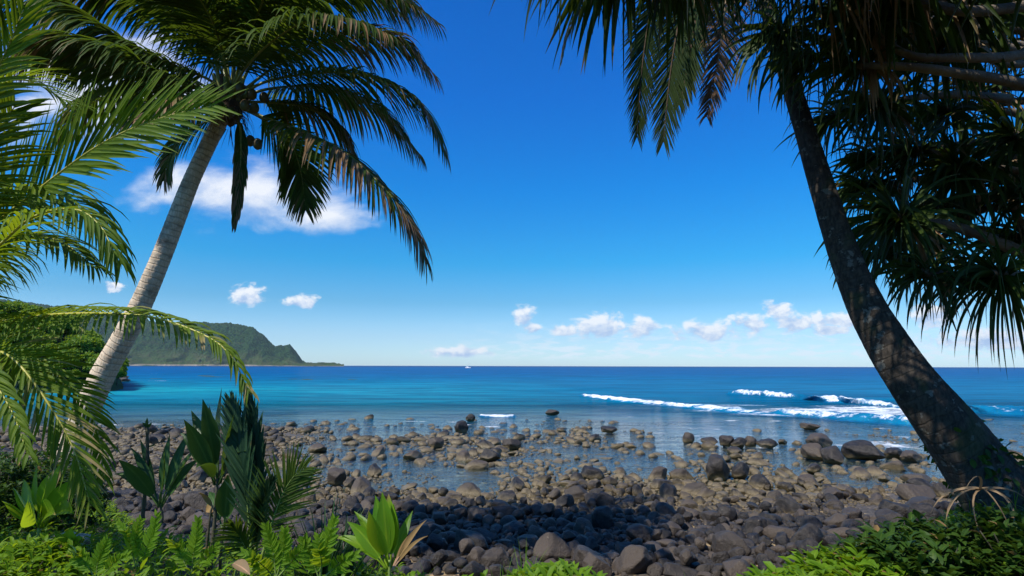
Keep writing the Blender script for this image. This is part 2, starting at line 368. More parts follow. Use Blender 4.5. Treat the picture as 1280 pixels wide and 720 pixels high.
M_TRUNKR = trunk_mat('mossy_palm_bark', (0.075, 0.060, 0.045), (0.036, 0.029, 0.022), (0.016, 0.013, 0.010), 9.0, (0.17, 0.16, 0.13), .22)

def rock_mat():
    m, n, out = mat('lava_boulder'); P = geo_pos(n); x, y, z = n.sep(P)[:3]
    t, rv, br = attr(n)
    ns = n.noise(P, 5, 6, .62); nf = n.noise(P, 26, 5, .65)
    oi = n.new('ShaderNodeObjectInfo').outputs['Random']; rr = n.m('FRACT', n.m('ADD', oi, rv))
    dry = n.mix(n.mr(ns, .35, .68), (0.011, 0.009, 0.0075), (0.046, 0.037, 0.029))
    dry = n.mix(n.mr(rr, .35, 1.0, 0, .95), dry, n.mix(nf, (0.050, 0.037, 0.026), (0.115, 0.086, 0.060)))
    spot = n.mr(n.noise(P, 11, 5, .7), .665, .70); dry = n.mix(n.m('MULTIPLY', spot, .55), dry, (0.30, 0.25, 0.19))
    tide = n.m('ADD', z, n.m('MULTIPLY', n.m('SUBTRACT', ns, .5), -.22))
    alg = n.mix(nf, (0.095, 0.070, 0.030), (0.26, 0.195, 0.100))
    col = n.mix(n.mr(tide, .34, .08), dry, alg)
    wet = n.mr(tide, .10, .0); col = n.mix(n.m('MULTIPLY', wet, .5), col, (0.05, 0.04, 0.02))
    p = n.new('ShaderNodeBsdfPrincipled'); n.put(p.inputs['Base Color'], col)
    n.put(p.inputs['Roughness'], n.mr(tide, .05, .25, .30, .58)); p.inputs['Specular IOR Level'].default_value = .45
    n.put(p.inputs['Normal'], n.bump(n.m('ADD', ns, n.m('MULTIPLY', nf, .5)), .8, .08)); fin(n, out, p.outputs[0]); return m
M_ROCK = rock_mat()

def ground_mat():
    m, n, out = mat('shore_ground'); P = geo_pos(n); x, y, z = n.sep(P)[:3]
    t, rv, br = attr(n)                                 # r channel: how much soil (bank)
    ns = n.noise(P, 1.1, 5, .6); nf = n.noise(P, 14, 5, .7)
    sand = n.mix(nf, (0.26, 0.17, 0.075), (0.50, 0.37, 0.20))
    peb = n.voro(P, 9.0, 'F1', 'Color'); pc = n.sep(peb)[0]; pd = n.voro(P, 9.0)
    peb2 = n.mix(pc, (0.03, 0.028, 0.026), (0.14, 0.11, 0.08))
    peb2 = n.mix(n.mr(z, .12, -.02), peb2, n.mix(pc, (0.035, 0.028, 0.014), (0.20, 0.145, 0.07)))
    col = n.mix(n.mr(ns, .64, .56), sand, peb2)
    reef = n.mr(n.noise(n.scale(P, (.5, 1, 1)), .20, 6, .65), .44, .55)
    deep = n.mix(reef, (0.030, 0.030, 0.016), (0.17, 0.20, 0.14))
    col = n.mix(n.mr(z, -.16, -.34), col, deep)
    soil = n.mix(nf, (0.03, 0.022, 0.012), (0.08, 0.06, 0.03)); col = n.mix(t, col, soil)
    p = n.new('ShaderNodeBsdfPrincipled'); n.put(p.inputs['Base Color'], col); n.put(p.inputs['Roughness'], n.mr(z, 0, .3, .5, .9))
    h = n.m('ADD', n.m('MULTIPLY', pd, -1.0), n.m('MULTIPLY', nf, .4))
    n.put(p.inputs['Normal'], n.bump(h, .8, .07)); fin(n, out, p.outputs[0]); return m
M_GROUND = ground_mat()

def water_mat():
    m, n, out = mat('sea_water'); P = geo_pos(n); x, y, z = n.sep(P)[:3]
    op, foam, turq = attr(n)
    big = n.noise(n.scale(P, (.35, 1.0, 1)), .055, 4, .55)
    mid = n.noise(n.scale(P, (.45, 1.0, 1)), .55, 5, .6, .4); fine = n.noise(n.scale(P, (.6, 1.0, 1)), 3.2, 5, .65, .5)
    calm = n.mr(y, 24, 60)
    h = n.m('ADD', n.m('MULTIPLY', mid, n.m('MULTIPLY_ADD', calm, .75, .28)), n.m('MULTIPLY', fine, n.m('MULTIPLY_ADD', calm, .12, .06)))
    bp = n.bump(h, 1.0, .62)
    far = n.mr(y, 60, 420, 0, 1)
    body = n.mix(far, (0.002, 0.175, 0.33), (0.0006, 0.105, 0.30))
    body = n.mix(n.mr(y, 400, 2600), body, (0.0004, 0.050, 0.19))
    body = n.mix(n.mr(big, .40, .66, 0, .45), body, (0.003, 0.075, 0.19))
    body = n.mix(turq, body, (0.012, 0.30, 0.38))
    body = n.mix(n.mr(n.noise(n.scale(P, (.25, 1, 1)), .22, 6, .65, .5), .42, .62, 0, .55), body, (0.002, 0.06, 0.15))
    dif = n.shader('ShaderNodeBsdfDiffuse', Color=body, Normal=bp)
    trn = n.shader('ShaderNodeBsdfTransparent', Color=(0.74, 0.90, 0.95))
    under = n.mixs(op, trn, dif)
    gl = n.new('ShaderNodeBsdfGlossy'); gl.inputs['Roughness'].default_value = .06; n.l.new(bp, gl.inputs['Normal']); gl.inputs['Color'].default_value = (1, 1, 1, 1)
    fr = n.new('ShaderNodeFresnel'); fr.inputs['IOR'].default_value = 1.333; n.l.new(bp, fr.inputs['Normal'])
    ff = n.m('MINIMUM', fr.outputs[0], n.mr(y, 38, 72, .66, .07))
    surf = n.mixs(ff, under, gl.outputs[0])
    fn = n.m('ADD', n.m('MULTIPLY', n.noise(n.scale(P, (.4, 1, 1)), .9, 6, .7, .6), .65), n.m('MULTIPLY', n.noise(P, 3.5, 5, .7), .35))
    fm = n.mr(n.m('ADD', n.m('MULTIPLY', foam, .52), n.m('MULTIPLY', n.m('SUBTRACT', fn, .5), 1.5)), .24, .46)
    fd = n.shader('ShaderNodeBsdfDiffuse', Color=(0.74, 0.77, 0.80))
    fin(n, out, n.mixs(fm, surf, fd)); return m
M_WATER = water_mat()

def foam_mat():
    m, n, out = mat('wave_foam'); t, rv, br = attr(n); P = geo_pos(n)     # r: foam amount
    ns = n.noise(n.scale(P, (.5, 1, .8)), 1.6, 6, .7, .3); nf = n.noise(P, 7, 4, .7)
    fm = n.mr(n.m('ADD', t, n.m('MULTIPLY', n.m('SUBTRACT', ns, .5), 1.9)), .42, .66)
    wc = n.mix(rv, (0.004, 0.10, 0.16), (0.02, 0.23, 0.26))
    wd = n.new('ShaderNodeBsdfPrincipled'); n.put(wd.inputs['Base Color'], wc); wd.inputs['Roughness'].default_value = .25
    fd = n.shader('ShaderNodeBsdfDiffuse', Color=n.mix(nf, (0.78, 0.84, 0.88), (0.93, 0.94, 0.95)), Normal=n.bump(n.m('ADD', ns, n.m('MULTIPLY', nf, .4)), .8, .3))
    n.put(wd.inputs['Normal'], n.bump(ns, .7, .2))
    fin(n, out, n.mixs(fm, wd.outputs[0], fd)); return m
M_FOAM = foam_mat()

def mountain_mat(name, d1, d2, apron):
    m, n, out = mat(name); P = geo_pos(n); t, rv, br = attr(n)   # r: height fraction, g: steepness
    ns = n.noise(P, .012, 6, .65); nf = n.noise(P, .07, 4, .7)
    c = n.mix(n.mr(nf, .38, .62), d1, d2); c = n.mix(n.mr(ns, .5, .72, 0, .5), c, (0.10, 0.11, 0.05))
    a = n.mix(n.mr(ns, .4, .6), apron, (0.16, 0.17, 0.07)); c = n.mix(n.mr(t, .42, .12, 0, .7), c, a)
    c = n.mix(n.m('MULTIPLY', n.mr(t, .04, .02), n.mr(n.noise(P, .004, 3), .42, .5)), c, (0.5, 0.43, 0.32))
    p = n.new('ShaderNodeBsdfPrincipled'); n.put(p.inputs['Base Color'], c); p.inputs['Roughness'].default_value = 1; p.inputs['Specular IOR Level'].default_value = .05
    n.put(p.inputs['Normal'], n.bump(n.m('ADD', nf, n.m('MULTIPLY', ns, 2)), 1.0, 45)); fin(n, out, p.outputs[0]); return m
M_MOUNT = mountain_mat('headland_forest', (0.012, 0.036, 0.014), (0.06, 0.13, 0.03), (0.11, 0.18, 0.05))
M_HILL = solid('hill_soil', (0.02, 0.045, 0.012), (0.05, 0.085, 0.02), .4, .95, .8, .5)

# ------------------------------------------------------------------ terrain
def sst(a, b, x): t = np.clip((x - a) / (b - a), 0, 1); return t * t * (3 - 2 * t)
def edge(x): return np.interp(x, [-40, -12, -9, -7, -5, -2, 1, 3, 5, 8, 14, 40], [15, 14, 12, 9.5, 6.2, 4.4, 3.8, 3.9, 5.6, 7.6, 10, 14])
def beach_z(x, y):
    z = np.interp(y, [5, 10, 14, 18, 22, 27, 40, 50, 56, 70, 95, 140, 300, 900], [1.5, 1.0, .56, .20, .0, -.09, -.12, -.22, -.32, -.6, -1.8, -5, -9, -14])
    z = z + np.where(y < 60, (fbm(x, y, 5, .16, 3) - .5) * .32 * sst(12, 20, y), 0)
    z = z + .17 * sst(-9, -16, x) * sst(20, 26, y) * sst(52, 42, y)
    return z
def tz(x, y):
    x = np.asarray(x, float); y = np.asarray(y, float)
    bank = 3.15 + .35 * sst(3.6, 5.2, x) - .16 * np.clip(y - 3.6, 0, 8) * sst(-2.5, -5, x) + (fbm(x, y, 9, .8, 3) - .5) * .18
    e = edge(x); t = sst(0, 3.6, y - e)
    return bank * (1 - t) + beach_z(x, y) * t
def soil(x, y): return 1 - sst(1.8, 3.2, y - edge(x) + (fbm(x, y, 4, 1.2, 3) - .5) * 1.2)

def grid_obj(name, xs, ys, zf, cf, m):
    X, Y = np.meshgrid(xs, ys); Z = zf(X, Y); nx, ny = len(xs), len(ys)
    i = np.arange(ny - 1)[:, None] * nx + np.arange(nx - 1)[None]; q = np.stack([i, i + 1, i + nx + 1, i + nx], -1).reshape(-1, 4)
    c = np.zeros((nx * ny, 4)); cf(c, X.ravel(), Y.ravel()); mb = MB(); mb.add(np.stack([X, Y, Z], -1).reshape(-1, 3), q, c); return mb.build(name, m)
xs = np.concatenate([-np.geomspace(18, 12500, 60)[::-1], np.linspace(-17.6, 19.6, 190), np.geomspace(20, 12500, 60)])
ys = np.concatenate([-np.geomspace(4, 2000, 20)[::-1], np.linspace(-3.6, 30, 230), np.geomspace(30.3, 12500, 120)])
def gc(c, x, y): c[:, 0] = soil(x, y)
g = grid_obj('ground', xs, ys, tz, gc, M_GROUND); tag(g, kind='structure')

# sea
FOAMS = []   # (px,py,ax_m,ay_m,strength) patches of washed foam lying on the sea
def fpatch(px, py, a, b, s): p = on(px, py); FOAMS.append((p[0], p[1], a, b, s * .82))
for a in [(1050, 515, 17, 9, .95), (1000, 518, 12, 4.5, .8), (1110, 512, 14, 7, .95), (880, 507, 16, 4, .75), (790, 500, 12, 5, .45), (930, 513, 11, 4.0, .75), (1110, 557, 3.2, 2.2, .8), (1085, 552, 4, 1.4, .62),
          (1150, 530, 5, 1.6, .7), (860, 536, 3.2, .9, .75), (905, 541, 3, .6, .6), (625, 519, 3.8, 1.0, .4), (120, 531, 5, 1.4, .75), (175, 530, 5, 1.0, .6), (560, 522, 4, .8, .5), (700, 528, 3, .7, .5), (198, 476, 7, 5, .75), (193, 467, 10, 7, .7), (160, 481, 8, 4, .5)]: fpatch(*a)
rr = np.concatenate([np.arange(11, 50, .5), np.arange(50, 130, .45), np.geomspace(130, 12300, 190)])
th = np.radians(np.concatenate([np.linspace(-89, -50, 25), np.linspace(-49.8, 49.8, 420), np.linspace(50, 89, 25)]))
RR, TH = np.meshgrid(rr, th, indexing='ij'); X = RR * np.sin(TH); Y = RR * np.cos(TH)
Z = np.where(RR > 40, (np.sin(Y * .32 + fbm(X, Y, 2, .03, 3) * 9) * .5 + .5) ** 3 * .22 * sst(52, 90, RR) * np.clip(fbm(X, Y, 6, .02, 2) * 2.2 - .6, 0, 1), 0)
TZ = tz(X, Y); dep = np.clip(-TZ, 0, None)
C_ = np.zeros((*X.shape, 4)); C_[..., 0] = 1 - np.exp(-np.clip(dep - .10, 0, None) * 1.35)
for _ in range(45):
    fpatch(random.uniform(520, 1190), random.uniform(518, 560), random.uniform(.5, 2.2), random.uniform(.25, .6), random.uniform(.6, 1.0))
for (fx, fy, a, b, s) in FOAMS:
    d = np.sqrt(((X - fx) / a) ** 2 + ((Y - fy) / b) ** 2); C_[..., 1] = np.maximum(C_[..., 1], s * sst(1.15, .15, d))
tq = on(185, 488); C_[..., 2] = np.clip(.65 * np.exp(-((X - tq[0]) / 30) ** 2 - ((Y - tq[1]) / 16) ** 2) + .55 * sst(36, 60, Y) * sst(230, 90, Y) * sst(30, -20, X), 0, 1)
nx = len(th); i = np.arange(len(rr) - 1)[:, None] * nx + np.arange(nx - 1)[None]
mb = MB(); mb.add(np.stack([X, Y, Z], -1).reshape(-1, 3), np.stack([i, i + 1, i + nx + 1, i + nx], -1).reshape(-1, 4), C_.reshape(-1, 4))
tag(mb.build('water', M_WATER), kind='structure')

# breaking waves: a swept crest with a lumpy foaming face
def wave(px_pts, h, dfront, dback, foam_t, label, seed):
    P = spline([on(*p) for p in px_pts], 130); n = len(P); k = 22
    u = np.linspace(-1, 1, k); t = np.linspace(0, 1, n)
    F = np.interp(t, [q[0] for q in foam_t], [q[1] for q in foam_t])
    env = sst(0, .10, t) * sst(1, .90, t)
    V = np.zeros((n, k, 3)); c = np.zeros((n, k, 4))
    for j, uu in enumerate(u):
        off = uu * (dfront if uu < 0 else dback); 
        prof = (1 - abs(uu)) ** (1.0 if uu < 0 else 1.7); prof = prof * (3 - 2 * prof) if uu > 0 else np.sin(min(prof, 1) * np.pi / 2)
        lump = (fbm(P[:, 0] * 1.0, P[:, 1] + off * 1.0, seed, .9, 4, .6) - .5)
        ht = h * prof * env * (1 + .35 * (vn(P[:, 0], P[:, 1], seed + 2, .12) - .5)) + F * env * lump * h * .9 * min(1, prof * 2)
        V[:, j] = P + np.stack([np.zeros(n), np.full(n, off) + env * 0, ht * 1.0 - .03], -1)
        V[:, j, 1] += (vn(P[:, 0], np.zeros(n) + j * .3, seed + 4, .5) - .5) * dfront * .5
        c[:, j, 0] = 1; c[:, j, 1] = F * env * float(np.interp(uu, [-1, -.8, -.5, .1, .5, 1], [.2, .7, 1.05, 1.0, .55, .0])) * (.80 + .5 * (fbm(P[:, 0], P[:, 1] + off * .5, seed + 6, .35, 3) - .5)); c[:, j, 2] = .10 * prof * (uu < .1) * (h > .3)
    V[:, 0, 2] = -.12; V[:, -1, 2] = -.12
    i = np.arange(n - 1)[:, None] * k + np.arange(k - 1)[None]
    mb = MB(); mb.add(V.reshape(-1, 3), np.stack([i, i + k, i + k + 1, i + 1], -1).reshape(-1, 4), c.reshape(-1, 4))
    o = mb.build('breaking_wave', M_WATER, loc=tuple(P[n // 2])); tag(o, label, 'wave', 'waves breaking offshore'); return o
wave([(722, 494), (760, 499), (800, 503), (860, 509), (910, 513), (965, 516)], .38, 3.2, 3.5, [(0, 1), (1, 1)], 'long low foaming wave breaking in the middle of the bay, farthest toward the sailboat', 1)
wave([(908, 492), (950, 495), (1000, 499), (1022, 502), (1046, 503), (1070, 506), (1140, 511)], .75, 2.6, 4.0, [(0, 1), (.35, 1), (.42, .35), (.5, .05), (.58, .25), (.64, 1), (1, 1)], 'white breaker with a dark unbroken hump in its middle, behind the other surf', 2)
wave([(965, 517), (1000, 519), (1050, 523), (1100, 527), (1152, 531)], .5, 2.0, 3.0, [(0, .9), (.3, .75), (.5, .6), (.65, .55), (1, .95)], 'nearer low breaker with a green face in front of the white surf', 3)
wave([(1196, 513), (1230, 516), (1300, 518)], .7, 2.2, 4.0, [(0, .35), (.3, .35), (.5, .6), (1, .3)], 'dark swell with a thin white lip right of the leaning trunk', 4)
wave([(598, 519), (612, 520), (646, 520)], .15, .8, 1.2, [(0, 1), (1, 1)], 'tiny white ripple breaking on the outer edge of the rocks', 5)

# ------------------------------------------------------------------ far land
def far_ridge(name, pts, d0, d1, ncol, mt, seed, cliff=1.0, d2=None):
    """land rising from the shore at distance d0 to a crest at d1; pts = crest outline in the photo"""
    px = np.linspace(pts[0][0], pts[-1][0], ncol); py = np.interp(px, [p[0] for p in pts], [p[1] for p in pts])
    rows = 46; V = np.zeros((rows + 6, ncol, 3)); C_ = np.zeros((rows + 6, ncol, 4))
    for c in range(ncol):
        top = at(px[c], py[c], d1); H = max(top[2], 1.0); ux = top[0] / d1
        t = np.linspace(0, 1, rows); Yd = d0 + (d1 - d0) * t
        prof = np.where(t < .5, .22 * (t / .5) ** 1.1, .22 + .78 * sst(.45, 1.0, t) ** .85) if cliff > .5 else t ** 1.15
        x = ux * Yd; gul = fbm(x + Yd * .4, Yd * .25, seed, .006, 5, .55); gul2 = np.abs(fbm(x, Yd * .3, seed + 9, .011, 3) - .5) * 2
        z = H * prof * (1 + (gul - .5) * .9 * (1 - t ** 6)) + (rng.random() * 7 * t ** 4) - H * .42 * gul2 * np.sin(np.pi * np.clip(t, 0, 1))
        V[:rows, c] = np.stack([x, Yd, z], -1); C_[:rows, c, 0] = z / max(H, 60)
        for b in range(6): V[rows + b, c] = (ux * (d1 + 60 * (b + 1)), d1 + 60 * (b + 1), H * (1 - (b + 1) / 5.0) - .5)
        V[0, c, 2] = -6
    n = rows + 6; i = np.arange(n - 1)[:, None] * ncol + np.arange(ncol - 1)[None]
    mb = MB(); mb.add(V.reshape(-1, 3), np.stack([i, i + 1, i + ncol + 1, i + ncol], -1).reshape(-1, 4), C_.reshape(-1, 4)); o = mb.build(name, mt); tag(o, kind='structure'); return o
prof_pts = [(-260, 352), (-120, 366), (0, 374), (47, 380), (75, 384), (108, 388), (150, 395), (185, 401), (205, 404), (232, 404.5), (250, 403), (270, 404.5), (288, 404), (303, 407), (316, 410), (325, 416), (333, 423), (340, 430), (344, 433), (350, 431.5), (356, 432), (362, 430.5), (367, 436), (372, 442), (377, 450), (384, 454.5), (392, 455)]
k_ = []
for a, b in zip(prof_pts[:-1], prof_pts[1:]):
    k_.append(a); m_ = 3
    for j in range(1, m_): k_.append((a[0] + (b[0] - a[0]) * j / m_, a[1] + (b[1] - a[1]) * j / m_ + random.uniform(-.5, .9)))
k_.append(prof_pts[-1])
far_ridge('mountain', k_, 2900, 3800, 640, M_MOUNT, 21)
spit = [(374, 455.0), (385, 453.6), (393, 454.6), (400, 453.3), (408, 454.3), (416, 453.8), (423, 454.9), (430, 456.0)]
o = far_ridge('headland', spit, 3150, 3300, 120, M_MOUNT, 31, 0)

hm = bpy.data.materials.new('haze_air'); hm.use_nodes = True; hn = NT(hm.node_tree); hn.n.clear(); ho = hn.new('ShaderNodeOutputMaterial')
pv = hn.new('ShaderNodeVolumePrincipled'); pv.inputs['Color'].default_value = (.66, .86, 1.0, 1); pv.inputs['Density'].default_value = .000032; pv.inputs['Anisotropy'].default_value = 0.0
hn.l.new(pv.outputs[0], ho.inputs['Volume'])
mb = MB(); hb = 13000.0; V = [(x, y, z) for z in (-16.0, 640.0) for (x, y) in ((-hb, -hb), (hb, -hb), (hb, hb), (-hb, hb))]
mb.add(V, [[3, 2, 1, 0], [4, 5, 6, 7], [0, 1, 5, 4], [1, 2, 6, 5], [2, 3, 7, 6], [3, 0, 4, 7]]); tag(mb.build('haze', hm, smooth=False), kind='stuff')

# hillside on the left of the bay
def hill_z(x, y):
    # crest drops towards the water on its right
    u = x / y
    e = np.interp(u, [-3, -1.3, -.93, -.83, -.765, -.735, -.705, -.685, -.668], [36, 27, 15.0, 12.8, 8.6, 6.2, 3.6, 1.6, -2.0])
    t = np.clip((y - 92) / 34, -1, 1); 
    prof = sst(-.10, .85, t)
    back = sst(200, 130, y)
    return (e * prof + (1 - prof) * -3) * np.where(y > 130, .3 + .7 * back, 1) + (fbm(x, y, 41, .08, 3) - .5) * 2.2 * prof
hx = np.linspace(-330, -52, 150); hy = np.linspace(84, 260, 100)
h = grid_obj('hill', hx, hy, hill_z, lambda c, x, y: None, M_HILL); tag(h, kind='structure')
def make_tree(name, label, r, seed, tall=1.0):
    rs = np.random.default_rng(seed); t = empty(name, (0, 0, -200), label, 'tree', 'trees covering the hillside')
    mb = MB(); tube(mb, spline([(0, 0, -200 - 1.2), (.15, .1, -200 + r * .6), (.0, 0, -200 + r * 1.25)], 8), np.linspace(.22, .10, 8), 7); mb.build('trunk', M_BARKT, t)
    mb = MB(); nl = 16
    for i in range(nl):
        a = rs.random() * 6.28; e = rs.uniform(-.25, 1) ; rad = r * .62
        c = np.array([math.cos(a) * rad * math.sqrt(max(0, 1 - e * e * .7)), math.sin(a) * rad * math.sqrt(max(0, 1 - e * e * .7)), e * rad * .75 * tall]) + (0, 0, -200 + r * 1.25)
        n = 120; d = nrm(rs.normal(size=(n, 3))); d[:, 2] = np.abs(d[:, 2]) * .9 + d[:, 2] * .1; rr_ = rs.uniform(.24, .42) * r
        O = c + d * rr_ * np.array([1, 1, .75]) * rs.uniform(.75, 1.08, (n, 1))
        D = nrm(rs.normal(size=(n, 3)) + d * .6 - (0, 0, .3)); rvv = np.clip(rs.random() * .75 + rs.normal(size=n) * .12, 0, 1)
        leaves(mb, O, D, nrm(d + rs.normal(size=(n, 3)) * .5), rs.uniform(.28, .55, n), rs.uniform(.2, .34, n), .6, 2, 'broad', .2, rv=rvv)
    mb.build('crown', M_FOREST, t); return t
TR = [make_tree('hillside_tree', 'x', 2.1, 5), make_tree('hillside_tree', 'x', 2.5, 6, 1.15), make_tree('hillside_tree', 'x', 1.8, 7, .85), make_tree('hillside_tree', 'x', 2.2, 8, 1.3)]
used = [False] * 4; spots = []
for y in np.arange(95, 172, 3.0):
    for u in np.arange(-1.02, -.67, .028):
        x = (u + random.uniform(-.013, .013)) * y; yy = y + random.uniform(-1.3, 1.3); z = float(hill_z(x, yy))
        if z < .8 or u < -.96: continue
        spots.append((x, yy, z))
for n_, (x, y, z) in enumerate(spots):
    j = random.randrange(4); s = random.uniform(.7, 1.3); src = TR[j]
    px_, py_ = topx((x, y, z + 2)); px_ = float(px_[0]); py_ = float(py_[0])
    if used[j]: t = copy_tree(src, (x, y, z - .4), random.random() * 6.28, s)
    else: t = src; used[j] = True; t.location = (x, y, z - .4); t.scale = (s, s, s); t.rotation_euler = (0, 0, random.random() * 6)
    low = 'by the water' if z < 4 else ('on the upper slope' if z > 9 else 'on the middle slope')
    t['label'] = 'green broadleaf tree %s of the wooded hillside across the cove' % low
    t['group'] = 'trees ' + low + ' of the hillside'

# ------------------------------------------------------------------ boulders
def rock_shape(rs, sub, facets=7, sharp=.5):
    v, f = ICO[sub]; v = v.copy()
    for i in range(facets):
        d = nrm(rs.normal(size=3)); h = rs.uniform(.55, .9); e = v @ d - h; v = v - np.where(e > 0, e * rs.uniform(sharp, 1.0), 0)[:, None] * d
    s = rs.random(3) * 40
    v = v * (1 + .16 * (fbm(v[:, 0] * 1.3 + s[0], v[:, 1] * 1.3 + v[:, 2] * 1.1 + s[1], 3, 1, 3) - .5) + .10 * (fbm(v[:, 2] * 3 + s[2], v[:, 0] * 3 - v[:, 1] * 2, 5, 1, 2) - .5) - .26 * np.abs(fbm(v[:, 0] * 1.9 + v[:, 2] + s[1], v[:, 1] * 1.9 - v[:, 2] * 1.4 + s[0], 8, 1, 3) - .5))[:, None]
    return v, f
rsr = np.random.default_rng(77)
HI = [rock_shape(rsr, 4, 12, .8) for _ in range(10)]; LO = [rock_shape(np.random.default_rng(100 + i), 3 if i < 6 else 2, 11, .8) for i in range(14)]
LO2 = [rock_shape(np.random.default_rng(300 + i), 2, 8, .9) for i in range(6)]
def euler_m(a, b, c):
    ca, sa, cb, sb, cc, s_ = math.cos(a), math.sin(a), math.cos(b), math.sin(b), math.cos(c), math.sin(c)
    return np.array([[ca, -sa, 0], [sa, ca, 0], [0, 0, 1]]) @ np.array([[1, 0, 0], [0, cb, -sb], [0, sb, cb]]) @ np.array([[cc, 0, s_], [0, 1, 0], [-s_, 0, cc]])
def blob(px, py, cx, cy_, a, b): return np.exp(-((px - cx) / a) ** 2 - ((py - cy_) / b) ** 2)
def dens(px, py, x, y):
    """how thickly the stones lie, read off the photo"""
    top = np.interp(px, [0, 130, 300, 560, 700, 770, 850, 930, 1000, 1180, 1300], [535, 529, 522, 518, 513, 524, 548, 556, 552, 556, 570])
    d = .50 * sst(-2, 16, py - top) + .06 * (py > top - 12)
    d = d + .40 * sst(400, 300, px) * sst(536, 550, py)
    d = d - .40 * blob(px, py, 480, 600, 70, 14) - .3 * blob(px, py, 360, 590, 30, 9) - .35 * blob(px, py, 690, 572, 45, 9) - .25 * blob(px, py, 590, 608, 50, 8) - .25 * blob(px, py, 640, 538, 60, 5)
    d = d - .15 * blob(px, py, 830, 590, 50, 8) + .12 * sst(560, 575, py) * sst(625, 610, py) * sst(560, 640, px) - .32 * blob(px, py, 560, 590, 45, 8) - .3 * blob(px, py, 430, 560, 50, 7) - .28 * blob(px, py, 1000, 620, 40, 8) - .22 * blob(px, py, 330, 545, 60, 6)
    d = d - .22 * blob(px, py, 800, 560, 60, 16) - .3 * blob(px, py, 1060, 600, 50, 15) - .42 * blob(px, py, 1080, 640, 36, 18) - .2 * blob(px, py, 970, 580, 40, 10)
    d = d + .35 * blob(px, py, 630, 572, 40, 20) + .25 * blob(px, py, 520, 560, 60, 12) + .2 * blob(px, py, 720, 595, 45, 12) + .35 * blob(px, py, 930, 615, 110, 22) + .35 * blob(px, py, 1120, 592, 70, 12)
    d = d + .9 * sst(615, 645, py) * sst(420, 520, px) * sst(1060, 960, px) + .5 * sst(645, 668, py)
    cl = fbm(x, y, 51, .42, 3); cl2 = fbm(x, y, 57, 1.2, 2)
    return d + (cl - .5) * 1.7 + (cl2 - .5) * .6
N_TRY = 210000
pxs = rng.uniform(-60, 1340, N_TRY); ysr = 11.5 + 42 * rng.random(N_TRY) ** 1.25
xs_ = (pxs - 640) / FPX * ysr * .99; tzr = tz(xs_, ysr); pX, pY = topx(np.stack([xs_, ysr, tzr], 1))
D_ = dens(pX, pY, xs_, ysr)
rad = np.clip(np.exp(rng.normal(math.log(.120), .44, N_TRY)), .06, .40)
nearf = sst(24, 16, ysr); rad = rad * np.interp(ysr, [14, 22, 30, 42, 55], [1.12, 1.15, 1.35, 1.6, 1.5])
named = [  # px, py(bottom), width px, height px, label
 (897, 600, 40, 31, 'largest smooth round black boulder standing at the edge of the pool'), (926, 600, 23, 20, 'black boulder leaning against the big round one on its right'),
 (1023, 560, 36, 18, 'flat-topped black boulder in the water nearest the surf'), (1020, 576, 34, 20, 'domed black boulder behind the one lowest in the pair before the flat-topped rock'), (1042, 581, 32, 22, 'broad black boulder in front of the flat-topped rock in the pool'),
 (1081, 576, 52, 23, 'long sloping black boulder standing nearest the leaning trunk in the water'), (1118, 574, 32, 14, 'low black boulder just beyond the long sloping one'), (1138, 578, 30, 14, 'low black boulder touching the left side of the leaning trunk'),
 (860, 554, 15, 14, 'upright black boulder alone in the water, leftmost of the row'), (887, 557, 26, 10, 'low flat black boulder, second of the row in the water'), (908, 559, 19, 15, 'rounded black boulder, third of the row in the water'),
 (924, 560, 20, 12, 'rounded brownish boulder, fourth of the row in the water'), (937, 558, 17, 13, 'tilted black boulder, fifth of the row in the water'), (961, 560, 28, 11, 'low domed boulder at the right end of the row in the water'),
 (1013, 538, 25, 9, 'low brown boulder farthest out, washed by the surf'), (978, 555, 14, 6, 'small flat boulder between the row and the flat-topped rock'),
 (418, 609, 26, 24, 'smooth round dark boulder standing alone in the left pool'), (437, 611, 17, 13, 'smaller dark boulder to the right of the lone round one'), (576, 541, 20, 15, 'dark boulder at the outer edge of the rocks, below the sailboat'), (588, 527, 12, 9, 'small pointed boulder with a white top at the outer edge of the rocks'),
 (1141, 627, 52, 20, 'long black boulder lying on top of another by the trunk foot'), (1152, 644, 46, 22, 'broad black boulder under the long one by the trunk foot'), (1180, 622, 34, 18, 'brown boulder wedged against the foot of the leaning trunk'), (1148, 607, 34, 15, 'rounded boulder behind the long one by the trunk foot'),
 (752, 662, 32, 28, 'tall egg-shaped black boulder in the middle of the near heap'), (1018, 592, 19, 13, 'brown-footed boulder standing in the right pool'), (1012, 610, 27, 15, 'dark angular boulder in the right pool with water round it'), (907, 652, 26, 20, 'egg-shaped boulder above the small brown pool'),
 (690, 519, 18, 7, 'low wet rock washed by small waves off the point'), (760, 542, 22, 9, 'dark low rock alone in the shallow water off the point'), (545, 560, 20, 14, 'dark boulder standing above the far pool'), (1185, 640, 26, 13, 'low boulder right of the broad one by the trunk foot'), (612, 577, 26, 15, 'dark boulder at the middle of the far rock patch'), (640, 562, 24, 14, 'dark boulder at the top of the far rock patch')]
placed = []  # x,y,r  grid hash
gridh = {}
def ok(x, y, r, k=.80):
    gx_, gy_ = int(x // .9), int(y // .9)
    for a in (-1, 0, 1):
        for b in (-1, 0, 1):
            for (x2, y2, r2) in gridh.get((gx_ + a, gy_ + b), ()):
                if (x - x2) ** 2 + (y - y2) ** 2 < ((r + r2) * k) ** 2: return False
    return True
def put(x, y, r): gridh.setdefault((int(x // .9), int(y // .9)), []).append((x, y, r))
ROCKS = []   # x,y,z,(sx,sy,sz),label or None
